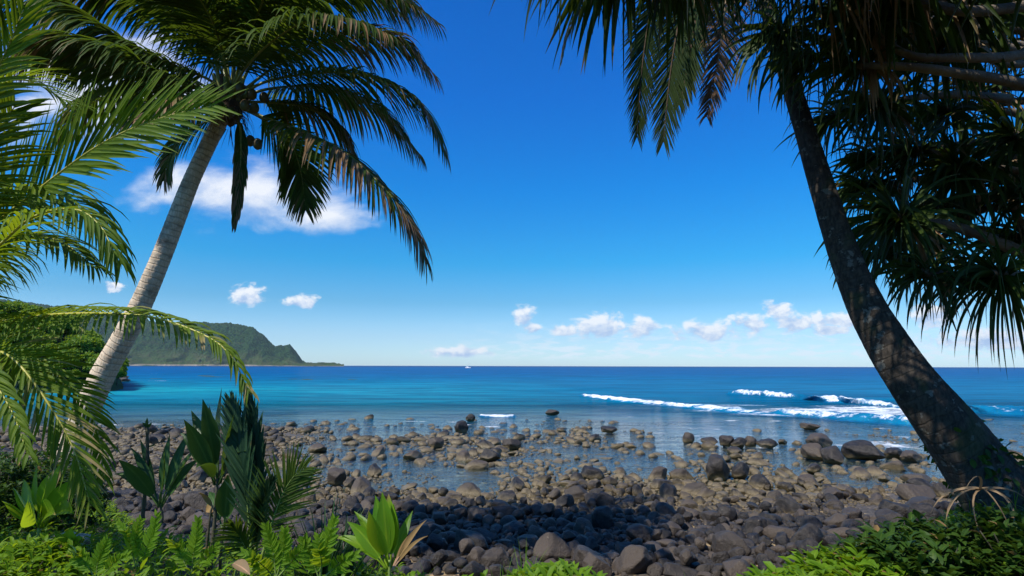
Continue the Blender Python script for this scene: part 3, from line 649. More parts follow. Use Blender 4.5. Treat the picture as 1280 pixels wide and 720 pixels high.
for (px, pyb, wp, hp, lb) in named:
    p = on(px, pyb, 0.0)
    for _ in range(6): p = on(px, pyb, max(0.0, float(tz(p[0], p[1]))))
    s = p[1] / FPX; hw = wp * s / 2; hh = hp * s
    y = p[1] + hw * .45; x = p[0] * y / p[1]; zc = max(0.0, float(tz(x, y)))
    ROCKS.append((x, y, zc + hh * .42, (hw * 1.06, hw * .95, hh * .62), lb, rsr.integers(10), random.uniform(-.5, .5), .12)); put(x, y, hw * .9)
order = np.argsort(-rad + rng.normal(0, .16, N_TRY)); cnt = 0
prob = rng.random(N_TRY)
for i in order:
    if D_[i] < .40 + .07 * (ysr[i] > 22) + .30 * prob[i]: continue
    x, y, r = xs_[i], ysr[i], rad[i]
    if y - edge(x) < 2.6: continue
    if not ok(x, y, r): continue
    put(x, y, r); a = rsr.uniform(.7, 1.4); b = (rsr.uniform(.55, 1.0) if rsr.random() > .2 else .36) * (1 - .25 * min(1, max(0, (y - 22) / 12))); sc = (r * a, r / a, r * b)
    ROCKS.append((x, y, tzr[i] + sc[2] * rsr.uniform(.18, .55), sc, None, rsr.integers(10), rsr.random() * 6.28, .5)); cnt += 1
# cobbles in the gaps
SM = []
for i in rng.choice(N_TRY, 110000, replace=False):
    x, y = xs_[i], ysr[i]; r = rng.uniform(.035, .085) * np.interp(y, [14, 30, 50], [1, 1.4, 2.0])
    if D_[i] < .16 + .24 * prob[i] or y - edge(x) < 2.4 or not ok(x, y, r, .9): continue
    put(x, y, r * .8); SM.append((x, y, tzr[i] + r * .15, r * rng.uniform(.8, 1.3), r, r * rng.uniform(.5, .8)))
print('cobbles', len(SM))
# stones heaped on the first layer, near the eye
for i in rng.choice(N_TRY, 26000, replace=False):
    x, y, r = xs_[i], ysr[i], rad[i] * 1.15
    if y > 24 or D_[i] < .75 or y - edge(x) < 2.8 or r < .14: continue
    if not ok(x, y, r * .36, .80): continue
    put(x, y, r * .5); sc = (r * rsr.uniform(.85, 1.2), r * rsr.uniform(.8, 1), r * rsr.uniform(.65, .95))
    ROCKS.append((x, y, tzr[i] + .12 + sc[2] * .62, sc, None, rsr.integers(10), rsr.random() * 6.28, .7)); cnt += 1
print('rocks', cnt)
imp = []
for k, q in enumerate(ROCKS):
    vx, vy = topx(q[:3]); vis = (-5 < vx[0] < 1285) and vy[0] < 715
    imp.append((1e9 if q[4] else (q[3][0] * q[3][2] / q[1] ** 2 if vis else 0)))
top_i = set(np.argsort(-np.array(imp))[:298].tolist()); restm = MB()
hi_mesh = []
for (v, f) in HI:
    mb = MB(); c = np.zeros((len(v), 4)); mb.add(v, f, c); o_ = mb.build('boulder', M_ROCK); hi_mesh.append(o_.data); bpy.data.objects.remove(o_)
def zone(px, py, s):
    big = 'large' if s > .36 else ('medium' if s > .27 else 'small')
    if px < 500: z = 'among the dark stones behind the dark-leaved plants'
    elif px < 800 and py > 618: z = 'in the shaded heap nearest the low green leaves'
    elif py > 618: z = 'in the sunlit heap below the large round boulder'
    elif px < 790: z = 'in the broken field between the tide pools'
    else: z = 'in the stony strip left of the leaning trunk'
    return '%s rounded black lava boulder %s' % (big, z), '%s boulders %s' % (big, z)
for k, (x, y, z, sc, lb, vi, rz, tilt) in enumerate(ROCKS):
    if k in top_i:
        o = bpy.data.objects.new('boulder', hi_mesh[vi]); COL.objects.link(o); o.location = (x, y, z); o.scale = sc
        o.rotation_euler = (rsr.uniform(-tilt, tilt), rsr.uniform(-tilt, tilt), rz)
        if lb: tag(o, lb, 'rock', 'boulders that stand out on the shore')
        else:
            vx, vy = topx((x, y, z)); l_, g_ = zone(vx[0], vy[0], max(sc)); tag(o, l_, 'rock', g_)
    else:
        li = rsr.integers(6) if y < 26 else 6 + rsr.integers(8)
        v, f = LO[li]; m3_ = euler_m(rz, rsr.uniform(-tilt, tilt), rsr.uniform(-tilt, tilt))
        c = np.zeros((len(v), 4)); c[:, 1] = rsr.random(); restm.add((v * np.array(sc)) @ m3_.T + (x, y, z), f, c)
for (x, y, z, a, b, c_) in SM:
    v, f = LO2[rsr.integers(6)]; q = rsr.random() * 6.28; c = np.zeros((len(v), 4)); c[:, 1] = rsr.random(); restm.add((v * (a, b, c_)) @ euler_m(q, 0, 0).T + (x, y, z), f, c)
o = restm.build('rock_field', M_ROCK); tag(o, 'countless smaller black and brown stones covering the shore between the boulders', 'rocks', None, 'stuff')
# rocks at the foot of the hillside
mb = MB()
for i in range(150):
    px = random.uniform(60, 162); p = on(px, random.uniform(473, 480) - (0 if px < 130 else random.uniform(2, 5)), 0); r = random.uniform(.35, 1.1)
    v, f = LO[6 + random.randrange(8)]; c = np.zeros((len(v), 4)); c[:, 1] = random.random(); mb.add(v * (r * 1.3, r, r * .75) + (p[0], p[1], r * .2), f, c)
for i in range(26):
    px = random.uniform(70, 158); p = on(px, random.uniform(468, 474), 0); r = random.uniform(1.0, 2.0)
    v, f = LO[random.randrange(6)]; c = np.zeros((len(v), 4)); mb.add(v * (r * 1.3, r, r * .8) + (p[0], p[1], r * .25), f, c)
o = mb.build('rock_shore', M_ROCK); tag(o, 'dark jumbled rocks along the waterline under the wooded hillside', 'rocks', None, 'stuff')
p = on(190, 471); mb = MB(); a = np.linspace(0, 2 * np.pi, 40, endpoint=False); V = [(p[0] + 9 * math.cos(t) * (1 + .15 * math.sin(3 * t)), p[1] + 4 * math.sin(t), .02) for t in a]; V.append((p[0], p[1], .25))

# ------------------------------------------------------------------ fronds and palms
def frond(parent, pts, nl=75, Lm=.75, w=.04, droop=1.6, hint=None, spread=(68, 26), mt=None, rmt=None, rr=.022, lift=.25, brown=0.0, keep=1.0, base=.16, brown_side=0.0, jit=.055, name='frond', tipscale=.35, k=5):
    P = spline(pts, 60); T = tangents(P); n = len(P)
    hint = np.array([0, 0, 1.0]) if hint is None else nrm(np.asarray(hint, float))
    mb = MB()
    for sgn in (1, -1):
        s = np.linspace(base, .995, nl) + rng.uniform(-.3, .3, nl) / nl; s = np.clip(s, 0, .999); keepm = rng.random(nl) < keep; s = s[keepm]
        if len(s) == 0: continue
        f = s * (n - 1); i = np.floor(f).astype(int); i = np.minimum(i, n - 2); fr = (f - i)[:, None]
        O = P[i] * (1 - fr) + P[i + 1] * fr; t = nrm(T[i] * (1 - fr) + T[i + 1] * fr)
        S = nrm(np.cross(t, np.broadcast_to(hint, t.shape))); N = np.cross(S, t)
        uu = (s - base) / (1 - base); A = np.radians(spread[0] + (spread[1] - spread[0]) * uu ** .8) + rng.normal(0, jit, len(s))
        D = t * np.cos(A)[:, None] + S * sgn * np.sin(A)[:, None] + N * (lift + rng.normal(0, jit, len(s)))[:, None]
        L = Lm * (np.interp(uu, [0, .12, .4, .75, 1], [.55, .85, 1, .78, tipscale])) * rng.uniform(.88, 1.08, len(s))
        rv = np.clip(rng.normal(.5, .25, len(s)), 0, 1)
        br = np.clip(rng.random(len(s)) * (brown + brown_side * uu) * 2, 0, 1)
        leaves(mb, O, D, N, L, w * (0.6 + .4 * np.sin(np.pi * np.clip(uu, 0.05, .95))), droop * rng.uniform(.7, 1.3, len(s)), k, 'lance', .5, rv=rv, brown=br, curl=.25)
    fo = mb.build(name, mt or M_FROND, parent)
    mb = MB(); tube(mb, P, np.interp(np.linspace(0, 1, n), [0, .08, .3, 1], [rr * 2.4, rr * 1.4, rr, rr * .18]), 7)
    rb = mb.build('midrib', rmt or M_RACHIS, fo); rb.location = (0, 0, 0)
    # the midrib's coordinates were taken relative to the frond, which sits at its palm's origin
    rb.data.transform(Matrix.Translation(-Vector(parent.location)))
    return fo
def A_(*pts): return [at(*p) for p in pts]

# --- the leaning coconut palm on the left
tr = A_((62, 636, 11), (82, 590, 11), (106, 520, 11), (128, 470, 11), (150, 430, 11), (176, 380, 11), (196, 335, 11), (216, 285, 11), (237, 232, 11), (256, 190, 11.05), (276, 150, 11.05), (289, 128, 11.1))
base = tr[0].copy(); base[2] = float(tz(base[0], base[1])); 
palm = empty('coconut_palm', tuple(base), 'tall coconut palm with a pale ringed trunk leaning right over the cove', 'palm tree')
TP = spline([base - (.12, 0, .25)] + tr[1:], 420); mb = MB(); tt = np.linspace(0, 1, 420)
rad_t = np.interp(tt, [0, .06, .2, .45, .8, .95, 1], [.38, .28, .23, .195, .15, .145, .135])
L_ = np.concatenate([[0], np.cumsum(np.linalg.norm(np.diff(TP, axis=0), axis=1))])
ringd = 1 + .03 * (1 - ((L_ * 8) % 1.0)) 
tube(mb, TP, rad_t * ringd, 26, fn=lambda a, th: 1 + .025 * np.sin(th * 3 + a * 9) + .015 * np.sin(th * 7 + a * 31)); mb.build('trunk', M_TRUNKL, palm)
C0 = tr[-1]
def fr_l(*pts, **kw):
    kw['droop'] = kw.get('droop', 1.5) * 1.05; kw.setdefault('lift', .02); kw['nl'] = int(kw.get('nl', 84) * 1.2); kw['Lm'] = kw.get('Lm', .85) * 1.62; kw.setdefault('w', .060); kw.setdefault('brown_side', .35)
    st = C0 + (np.asarray(at(*pts[0])) - C0) * .25
    return frond(palm, [st] + A_(*pts), **kw)
D0 = 11.1
fr_l((322, 99, D0), (363, 71, 11.4), (419, 47, 11.6), (462, 42, 11.7), (504, 52, 11.8), (545, 96, 11.8), brown=.22, brown_side=.5)
fr_l((330, 103, D0), (388, 92, 11.0), (443, 92, 10.9), (495, 108, 10.8), (532, 137, 10.7), (556, 190, 10.6), brown=.1)
fr_l((332, 112, D0), (380, 108, 11.9), (430, 118, 12.5), (480, 143, 12.9), (526, 195, 13.1), brown=.12)
fr_l((334, 148, D0), (381, 165, 10.5), (429, 189, 10.0), (476, 231, 9.6), (513, 278, 9.4), (531, 325, 9.3), brown=.25, brown_side=.6, spread=(62, 22))
fr_l((330, 150, 11.4), (362, 178, 12.0), (376, 215, 12.3), (382, 262, 12.4), Lm=.7, droop=.8, nl=60, hint=(0, -1, .2))
fr_l((300, 158, 10.9), (301, 195, 10.8), (298, 235, 10.8), (293, 280, 10.8), Lm=.35, droop=3, nl=50, lift=0, hint=(0.7, -1, 0), brown=.2, spread=(35, 15))
fr_l((262, 150, 11.6), (232, 165, 12.2), (214, 192, 12.6), (205, 225, 12.8), Lm=.65, droop=1.2, nl=55, hint=(0, -1, .3))
fr_l((318, 75, D0), (360, 20, 11.4), (420, -12, 11.8), (480, -18, 12.0), (548, 30, 12.2))
fr_l((305, 85, 10.9), (335, 20, 10.4), (385, -30, 9.9), (450, -30, 9.5), (520, 10, 9.2))
fr_l((292, 60, 10.9), (290, 0, 10.4), (270, -70, 9.8), (230, -110, 9.0), Lm=.9)
fr_l((302, 70, 10.6), (325, 10, 9.8), (350, -50, 9.0), (390, -70, 8.0))
fr_l((262, 100, 10.9), (213, 80, 10.5), (150, 50, 10.0), (83, 5, 9.6), (10, -20, 9.2), Lm=1.0, nl=96, droop=2.3)
fr_l((256, 108, D0), (205, 80, 11.4), (140, 62, 11.6), (70, 55, 11.7), (15, 75, 11.8), Lm=1.0, nl=96, droop=2.3)
fr_l((268, 85, D0), (235, 35, 11.5), (190, -15, 11.8), (120, -45, 12), (50, -30, 12), Lm=1.0)
fr_l((256, 118, 11.2), (205, 110, 12.0), (155, 115, 12.6), (105, 135, 13.0), (70, 175, 13.1), Lm=.8)
fr_l((275, 70, 11.4), (255, 10, 12.0), (215, -50, 12.6), (150, -80, 13))
fr_l((280, 75, 10.5), (262, 20, 9.8), (225, -30, 9.2), (160, -50, 8.4), Lm=.95)
fr_l((310, 60, 11.6), (345, -20, 12.3), (400, -80, 13), (470, -110, 13.4))
fr_l((268, 128, 10.9), (240, 120, 10.2), (205, 125, 9.6), (170, 150, 9.1), Lm=.8, brown=.3)
fr_l((255, 112, 10.7), (200, 96, 10.1), (150, 70, 9.6), (95, 52, 9.3), (40, 48, 9.1), Lm=.95)
fr_l((282, 60, 11.3), (272, -10, 11.7), (245, -70, 12)); fr_l((312, 60, 11), (350, 15, 10.9), (400, -20, 10.8), (455, -15, 10.7), (505, 20, 10.6))
fr_l((296, 50, 11.0), (305, -20, 11), (330, -90, 11)); fr_l((270, 75, 10.9), (225, 20, 10.6), (165, -10, 10.3), (95, -5, 10.1), Lm=.95)
fr_l((338, 128, 11.2), (385, 135, 11.6), (425, 160, 11.8), (450, 205, 11.9), Lm=.7, brown=.2)
fr_l((300, 95, 10.4), (330, 60, 9.6), (380, 28, 8.9), (440, 25, 8.3), (490, 45, 7.9), Lm=.8)
# old stalks and fibres round the crown, and the nuts
for i in range(16):
    a = i * 2.4; d = np.array([math.cos(a), math.sin(a), 0]); e = C0 + d * .38 + (0, 0, .15 + .55 * ((i * 37) % 10) / 10)
    mb = MB(); tube(mb, spline([C0 + (0, 0, -.15) + d * .10, C0 + d * .22, e], 9), np.linspace(.075, .035, 9), 7); mb.build('stalk_stub', M_RACHIS if i % 3 else M_FIBRE, palm)
mb = MB(); ball(mb, C0 + (0, 0, -.05), (.26, .26, .42), 3, .5)
n = 260; d = nrm(rng.normal(size=(n, 3)) * (1, 1, .5)); O = C0 + d * .2 + np.stack([np.zeros(n), np.zeros(n), rng.uniform(-.45, .35, n)], 1)
leaves(mb, O, d + (0, 0, -.2), d[:, [1, 2, 0]], rng.uniform(.2, .65, n), rng.uniform(.008, .03, n), 3.0, 4, 'strap', .2, curl=2); mb.build('crown_fibre', M_FIBRE, palm)
for (px, py, Y) in [(301, 111, 10.6), (315, 118, 10.7), (288, 140, 10.65), (318, 135, 10.8), (322, 180, 10.9), (306, 132, 10.55), (270, 130, 10.7), (330, 122, 10.9), (262, 112, 10.8), (279, 120, 10.55), (313, 176, 11.1)]:
    mb = MB(); ball(mb, at(px, py, Y), (.092, .092, .12), 3, .12); mb.build('coconut', M_NUT, palm)

# --- the young palm whose fronds reach in from the left edge
pb = np.array([-7.3, 6.3, 0]); pb[2] = float(tz(pb[0], pb[1]))
yp = empty('coconut_palm', tuple(pb), 'young coconut palm at the left edge with low bright fronds arching across the view', 'palm tree')
mb = MB(); tube(mb, spline([pb - (0, 0, .3), pb + (.05, 0, .6), pb + (.0, .05, 1.3)], 80), np.linspace(.30, .17, 80), 18, fn=lambda a, th: 1 + .03 * np.sin(a * 80)); mb.build('trunk', M_TRUNKL, yp)
YC = pb + (0, .05, 1.35)
def fr_y(*pts, **kw):
    kw.setdefault('mt', M_FRONDN); kw.setdefault('rmt', M_RACHISY); kw.setdefault('droop', .8); kw['nl'] = int(kw.get('nl', 80) * 1.15); kw['Lm'] = kw.get('Lm', .62) * 1.30; kw['droop'] *= .6; kw.setdefault('w', .040)
    st = kw.pop('st', YC); return frond(yp, [st, st * .5 + at(*pts[0]) * .5] + A_(*pts), **kw)
fr_y((-90, 380, 5.6), (-40, 310, 5.3), (57, 230, 4.8), (130, 178, 4.6), (200, 148, 4.5), (268, 132, 4.4), hint=(0.1, -1, .15), lift=.1, Lm=.72, droop=.35, spread=(62, 20), base=.30, nl=85)
fr_y((-110, 340, 5.2), (-70, 240, 4.6), (-30, 140, 4.2), (10, 60, 3.9), (30, 10, 3.8), hint=(0.6, -1, .25), lift=.05, Lm=.75, droop=.5, spread=(60, 25))
fr_y((-150, 300, 5.6), (-110, 180, 5.2), (-60, 60, 5), (0, -40, 4.9), hint=(.6, -1, .2), lift=.1, Lm=.8, droop=.6)
fr_y((-90, 360, 4.8), (-20, 322, 4.2), (40, 272, 3.9), (95, 262, 3.7), (128, 286, 3.6), (142, 318, 3.55), hint=(0, -.3, 1), lift=.2, Lm=.5, droop=3.0, spread=(55, 20), base=.25, w=.028)
fr_y((-100, 350, 5.6), (-40, 280, 5.2), (20, 240, 5.0), (70, 240, 4.9), (120, 275, 4.8), (150, 330, 4.8), hint=(0, -.3, 1), Lm=.65, droop=2.6, brown=.12)
fr_y((-110, 390, 5.9), (-50, 330, 5.8), (10, 300, 5.7), (70, 300, 5.6), (120, 335, 5.5), hint=(0, -.2, 1), Lm=.6, droop=2.6, brown=.15)
fr_y((-80, 410, 5.5), (0, 402, 5.0), (60, 394, 4.7), (120, 392, 4.5), (180, 395, 4.3), (240, 412, 4.2), (285, 440, 4.1), (312, 492, 4.05), hint=(0, -.55, 1), Lm=.33, droop=2.8, lift=.35, spread=(66, 24), base=.22, brown=.04, brown_side=.22, w=.030, nl=95)
fr_y((-70, 450, 5.1), (-20, 438, 4.8), (14, 447, 4.6), (52, 492, 4.5), (90, 557, 4.45), (112, 628, 4.4), hint=(.5, -.8, .6), Lm=.50, w=.028, nl=90, droop=.7, spread=(60, 24), lift=.15, base=.2, brown=.1, brown_side=.2)
fr_y((-90, 450, 4.6), (-50, 445, 4.2), (-15, 470, 4.0), (15, 515, 3.9), (35, 570, 3.8), hint=(.2, -.6, 1), Lm=.28, droop=2.0, brown=.15)
fr_y((-60, 470, 5.4), (0, 452, 5.3), (50, 455, 5.2), (95, 488, 5.1), (122, 540, 5.05), (130, 600, 5.0), hint=(.5, -.8, .6), Lm=.42, w=.028, nl=80, droop=.8, spread=(60, 24), brown=.15)
fr_y((-120, 420, 5.5), (-90, 340, 5.0), (-50, 250, 4.6), (-10, 180, 4.4), (20, 130, 4.3), hint=(.8, -1, .3), lift=.1, Lm=.8, droop=.7)
fr_y((-160, 370, 6.2), (-120, 250, 6.2), (-60, 150, 6.3), (20, 100, 6.4), (90, 130, 6.5), Lm=.8, droop=1.2, hint=(0, -.5, 1))

# --- the dark leaning palm on the right
rp = A_((1262, 640, 5.9), (1222, 585, 6.0), (1180, 530, 6.05), (1148, 490, 6.1), (1118, 446, 6.2), (1087, 392, 6.3), (1064, 340, 6.4), (1044, 285, 6.5), (1027, 232, 6.6), (1010, 175, 6.7), (992, 115, 6.8), (968, 40, 7.0), (945, -40, 7.2), (925, -110, 7.4))
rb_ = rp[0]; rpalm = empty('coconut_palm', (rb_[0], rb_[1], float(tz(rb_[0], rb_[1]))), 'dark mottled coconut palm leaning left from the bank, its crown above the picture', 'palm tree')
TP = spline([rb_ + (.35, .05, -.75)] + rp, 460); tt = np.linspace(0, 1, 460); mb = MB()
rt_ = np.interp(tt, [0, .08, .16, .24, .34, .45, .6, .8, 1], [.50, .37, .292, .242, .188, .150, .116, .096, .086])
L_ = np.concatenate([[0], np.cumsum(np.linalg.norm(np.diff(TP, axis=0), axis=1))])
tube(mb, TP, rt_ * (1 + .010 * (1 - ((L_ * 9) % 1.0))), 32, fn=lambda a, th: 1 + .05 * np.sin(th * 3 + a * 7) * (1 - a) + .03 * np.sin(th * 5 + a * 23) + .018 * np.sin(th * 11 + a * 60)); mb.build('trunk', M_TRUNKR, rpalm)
RC = rp[-1]
def fr_r(*pts, **kw):
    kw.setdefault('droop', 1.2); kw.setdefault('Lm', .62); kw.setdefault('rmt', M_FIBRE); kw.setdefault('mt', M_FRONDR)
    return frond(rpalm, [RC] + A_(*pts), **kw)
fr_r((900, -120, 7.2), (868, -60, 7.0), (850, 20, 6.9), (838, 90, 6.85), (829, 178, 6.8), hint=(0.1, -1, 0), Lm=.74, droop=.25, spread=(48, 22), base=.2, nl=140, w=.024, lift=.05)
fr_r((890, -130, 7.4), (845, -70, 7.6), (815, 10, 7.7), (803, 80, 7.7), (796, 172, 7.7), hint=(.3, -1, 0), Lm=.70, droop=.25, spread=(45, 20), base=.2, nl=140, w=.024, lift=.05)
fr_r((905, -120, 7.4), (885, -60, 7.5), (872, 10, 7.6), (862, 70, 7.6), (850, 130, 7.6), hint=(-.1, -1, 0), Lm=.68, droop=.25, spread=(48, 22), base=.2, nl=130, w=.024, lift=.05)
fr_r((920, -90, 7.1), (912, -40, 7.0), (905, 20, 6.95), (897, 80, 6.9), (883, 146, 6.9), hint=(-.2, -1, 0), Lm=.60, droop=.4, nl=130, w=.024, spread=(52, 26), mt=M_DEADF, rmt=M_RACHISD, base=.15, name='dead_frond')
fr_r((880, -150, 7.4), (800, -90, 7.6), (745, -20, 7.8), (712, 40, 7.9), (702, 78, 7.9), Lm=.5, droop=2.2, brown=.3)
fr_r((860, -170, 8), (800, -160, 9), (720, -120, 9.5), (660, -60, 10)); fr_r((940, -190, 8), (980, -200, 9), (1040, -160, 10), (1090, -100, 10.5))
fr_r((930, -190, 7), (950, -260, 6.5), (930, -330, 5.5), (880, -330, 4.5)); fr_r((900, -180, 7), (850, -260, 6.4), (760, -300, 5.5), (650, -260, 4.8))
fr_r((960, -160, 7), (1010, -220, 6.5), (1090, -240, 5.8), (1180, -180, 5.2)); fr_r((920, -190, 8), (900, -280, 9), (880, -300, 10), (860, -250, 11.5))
# creeper on the foot of the trunk
mb = MB(); n = 900; s = rng.uniform(0.02, .21, n) ** 1.0; idx = (s * 459).astype(int); a = rng.uniform(0, 6.28, n)
T_ = tangents(TP)[idx]; S_ = nrm(np.cross(T_, (0, 1, 0))); B_ = np.cross(T_, S_); nd = np.cos(a)[:, None] * S_ + np.sin(a)[:, None] * B_
rs_ = np.clip((.21 - s) / .2, 0, 1); kp = (rng.random(n) < rs_ * 1.2) & (nd @ np.array([-1, 0, .2]) < .45 + .3 * rs_); 
O = TP[idx] + nd * (rt_[idx] * 1.03)[:, None]
leaves(mb, O[kp], nrm(nd + rng.normal(size=(n, 3)) * .6)[kp], nd[kp], rng.uniform(.06, .13, kp.sum()), rng.uniform(.03, .06, kp.sum()), 1.0, 3, 'broad', .2)
cr = mb.build('creeper', M_GCD, loc=tuple(rb_)); tag(cr, 'dark leafy creeper climbing the foot of the leaning palm trunk', 'creeper')

# --- pandanus on the right
PT = np.array([8.3, 6.6, 3.4]); pt_z = float(tz(PT[0], PT[1])); PT[2] = pt_z
pand = empty('pandanus_tree', tuple(PT), 'pandanus tree with dark strappy leaf heads on pale branches, filling the upper right', 'tree')
TOP = PT + (.1, .1, 3.6); mb = MB(); tube(mb, spline([PT - (0, 0, .4), PT + (.1, 0, 1.6), TOP], 60), np.linspace(.26, .17, 60), 14, fn=lambda a, th: 1 + .05 * np.sin(th * 3 + a * 20)); mb.build('trunk', M_BRANCH, pand)
def branch(pts, r0, r1, start=None):
    P = spline(([] if start is None else [np.asarray(start)]) + [at(*p) for p in pts], 50); mb = MB()
    q = rng.random() * 9; tube(mb, P, np.linspace(r0, r1, 50), 10, fn=lambda a, th: 1 + .10 * np.sin(a * 90 + q) * .4 + .08 * np.sin(th * 2 + a * 17 + q)); mb.build('branch', M_BRANCH, pand)
    return P[-1], nrm(P[-1] - P[-6])
def head(c, axis, n=62, L=.95, w=.064, droop=1.5, dead=14, parent=None, up=0.2, name='leaf_head', brown=0.0):
    parent = parent or pand; w = w * rng.uniform(.75, 1.15); n = int(n * rng.uniform(.8, 1.15)); axis = nrm(np.asarray(axis, float) + (0, 0, up)); mb = MB(); i = np.arange(n)
    a = i * 2.39996; s = nrm(np.cross(axis, (0.2, .1, 1))); b = np.cross(axis, s); q = (i + .5) / n
    el = np.radians(82 - 118 * q)                                       # young leaves stand along the axis, old ones fold back
    rd = np.cos(a)[:, None] * s + np.sin(a)[:, None] * b
    D = axis * np.sin(el)[:, None] + rd * np.cos(el)[:, None]; N = axis * np.cos(el)[:, None] - rd * np.sin(el)[:, None]
    O = c - axis * (q * .22)[:, None] + rd * .03
    kk = np.where(rng.random(n) < .55, rng.uniform(.35, .8, n), 5.0)
    leaves(mb, O, D + rng.normal(size=(n, 3)) * .08, N, L * rng.uniform(.72, 1.12, n) * (1 - .3 * (q < .12)), w * rng.uniform(.8, 1.1, n), droop * rng.uniform(.5, 1.5, n), 9, 'strap', .45, curl=.5, kink=kk, brown=np.where(rng.random(n) < brown, 1, 0))
    o = mb.build(name, M_PAND, parent)
    if dead:
        mb = MB(); a = rng.random(dead) * 6.28; rd = np.cos(a)[:, None] * s + np.sin(a)[:, None] * b
        leaves(mb, c - axis * .28 + rd * .05, rd * .6 - axis * .5 + (0, 0, -.6), rd, L * rng.uniform(.5, .95, dead), w * .6, 3.5, 7, 'strap', .6, curl=1.5)
        d_ = mb.build('dead_leaves', M_DRY, o); d_.data.transform(Matrix.Translation(-Vector(parent.location)))
    return o
T1 = TOP
for (pts, r0, r1, hk) in [
    ([(1340, 335, 6.9), (1280, 316, 6.8), (1215, 290, 6.7), (1160, 276, 6.6), (1118, 272, 6.5)], .10, .05, dict(L=.98, n=84, w=.06)),
    ([(1330, 390, 6.9), (1280, 368, 6.6), (1225, 352, 6.4), (1172, 342, 6.3), (1150, 340, 6.3)], .085, .04, dict(L=.62, n=46)),
    ([(1390, 375, 6.2), (1330, 352, 6.1), (1275, 345, 6.0), (1238, 342, 6.0)], .085, .05, dict(L=1.0, n=80, droop=2.2)),
    ([(1330, 240, 6.8), (1280, 214, 6.7), (1230, 208, 6.6), (1190, 211, 6.5)], .085, .05, dict(L=.78, n=60)),
    ([(1340, 135, 5.0), (1280, 106, 4.9), (1200, 92, 4.8), (1140, 84, 4.8), (1095, 82, 4.9), (1058, 82, 5.2)], .075, .035, dict(L=.6, n=50)),
    ([(1350, 50, 5.0), (1270, 70, 4.9), (1200, 72, 4.8), (1140, 70, 4.8), (1095, 45, 4.9), (1060, 20, 5.0)], .06, .035, dict(L=.7, n=56)),
    ([(1350, 90, 6.0), (1290, 70, 5.9), (1240, 55, 5.8), (1200, 48, 5.7), (1165, 60, 5.7)], .08, .045, dict(L=.8, n=56)),
    ([(1350, 0, 4.8), (1280, 8, 4.7), (1210, 14, 4.6), (1150, 2, 4.6), (1080, -30, 4.6), (1000, -40, 4.7)], .075, .04, dict(L=1.0, n=70, droop=2.4)),
    ([(1350, 200, 7.2), (1290, 150, 7.2), (1230, 135, 7.2), (1175, 138, 7.2)], .07, .04, dict(L=.8, n=60)),
    ([(1350, 170, 7.0), (1300, 130, 7.3), (1260, 128, 7.6), (1130, 145, 8)], .07, .04, dict(L=.9, n=64)),
    ([(1370, -40, 5.6), (1280, -50, 5.3), (1200, -40, 5.0), (1120, -20, 4.7)], .09, .05, dict(L=.95, n=66)),
    ([(1340, 100, 6.0), (1290, 20, 5.6), (1240, -10, 5.3), (1210, 10, 5.1)], .08, .05, dict(L=.9, n=66)),
    ([(1370, 160, 6.4), (1300, 180, 6.2), (1262, 165, 6.1)], .07, .05, dict(L=.85, n=60)),
    ([(1400, 260, 6.4), (1340, 250, 6.3), (1285, 240, 6.3)], .07, .05, dict(L=.8, n=56)),
    ([(1370, 100, 7.0), (1320, 60, 7.0), (1290, 40, 7.0)], .07, .05, dict(L=1.0, n=66)),
    ([(1370, 60, 6.5), (1180, 40, 7.0), (1060, 130, 7.4), (1035, 150, 7.5)], .08, .04, dict(L=.8, n=66)),
    ]:
    e, ax = branch(pts, r0, r1, TOP + rng.normal(size=3) * .1); head(e, ax, **hk)
for (px, py, Y, ax, kw) in [  # heads on short side shoots further back and above
    (970, 40, 6.3, (-.6, -.3, -.2), dict(L=.85, n=76, droop=2.2)), (1010, 75, 6.3, (-.5, .2, -.3), dict(L=.8, n=70)), (1090, 130, 6.5, (-.5, -.1, -.2), dict(L=.75, n=60)),
    (1130, 190, 6.9, (-.6, .3, -.1), dict(L=.75, n=60)), (1165, 255, 7.3, (-.4, .5, 0), dict(L=.65, n=50)), (1225, 250, 7.0, (-.4, .4, -.1), dict(L=.7, n=56)), (1090, 200, 7.5, (-.6, .2, -.1), dict(L=.8, n=60)),
    (1220, 110, 7.4, (-.2, .3, .1), dict(L=.9, n=66)), (1130, 40, 6.9, (-.3, .3, .2), dict(L=.95, n=70)), (1250, 20, 6.9, (-.2, .3, .2), dict(L=.95, n=70)), (1050, -30, 6.6, (-.3, 0, .3), dict(L=.95, n=70)),
    (1180, -30, 6.2, (-.2, -.1, .4), dict(L=1, n=70)), (960, -60, 5.6, (-.5, 0, .1), dict(L=1, n=70)), (1270, 190, 7.2, (.2, .3, 0), dict(L=.85, n=60)), (1110, 285, 7.4, (-.5, .3, -.3), dict(L=.9, n=66)), (1075, 235, 7.6, (-.7, .1, -.2), dict(L=.8, n=60)), (1085, 320, 7.6, (-.5, .1, -.3), dict(L=.7, n=56)), (1150, 320, 7.2, (-.4, .1, -.5), dict(L=.85, n=60)), (1265, 300, 7.0, (-.3, .1, -.3), dict(L=.85, n=60))]:
    c = at(px, py, Y); ax = np.array(ax, float); s = c - nrm(ax) * .9 + (.25, .05, -.1)
    mb = MB(); tube(mb, spline([s + (.8, 0, -.05), s, c], 20), np.linspace(.06, .035, 20), 8); mb.build('branch', M_BRANCH, pand); head(c, ax, **kw)
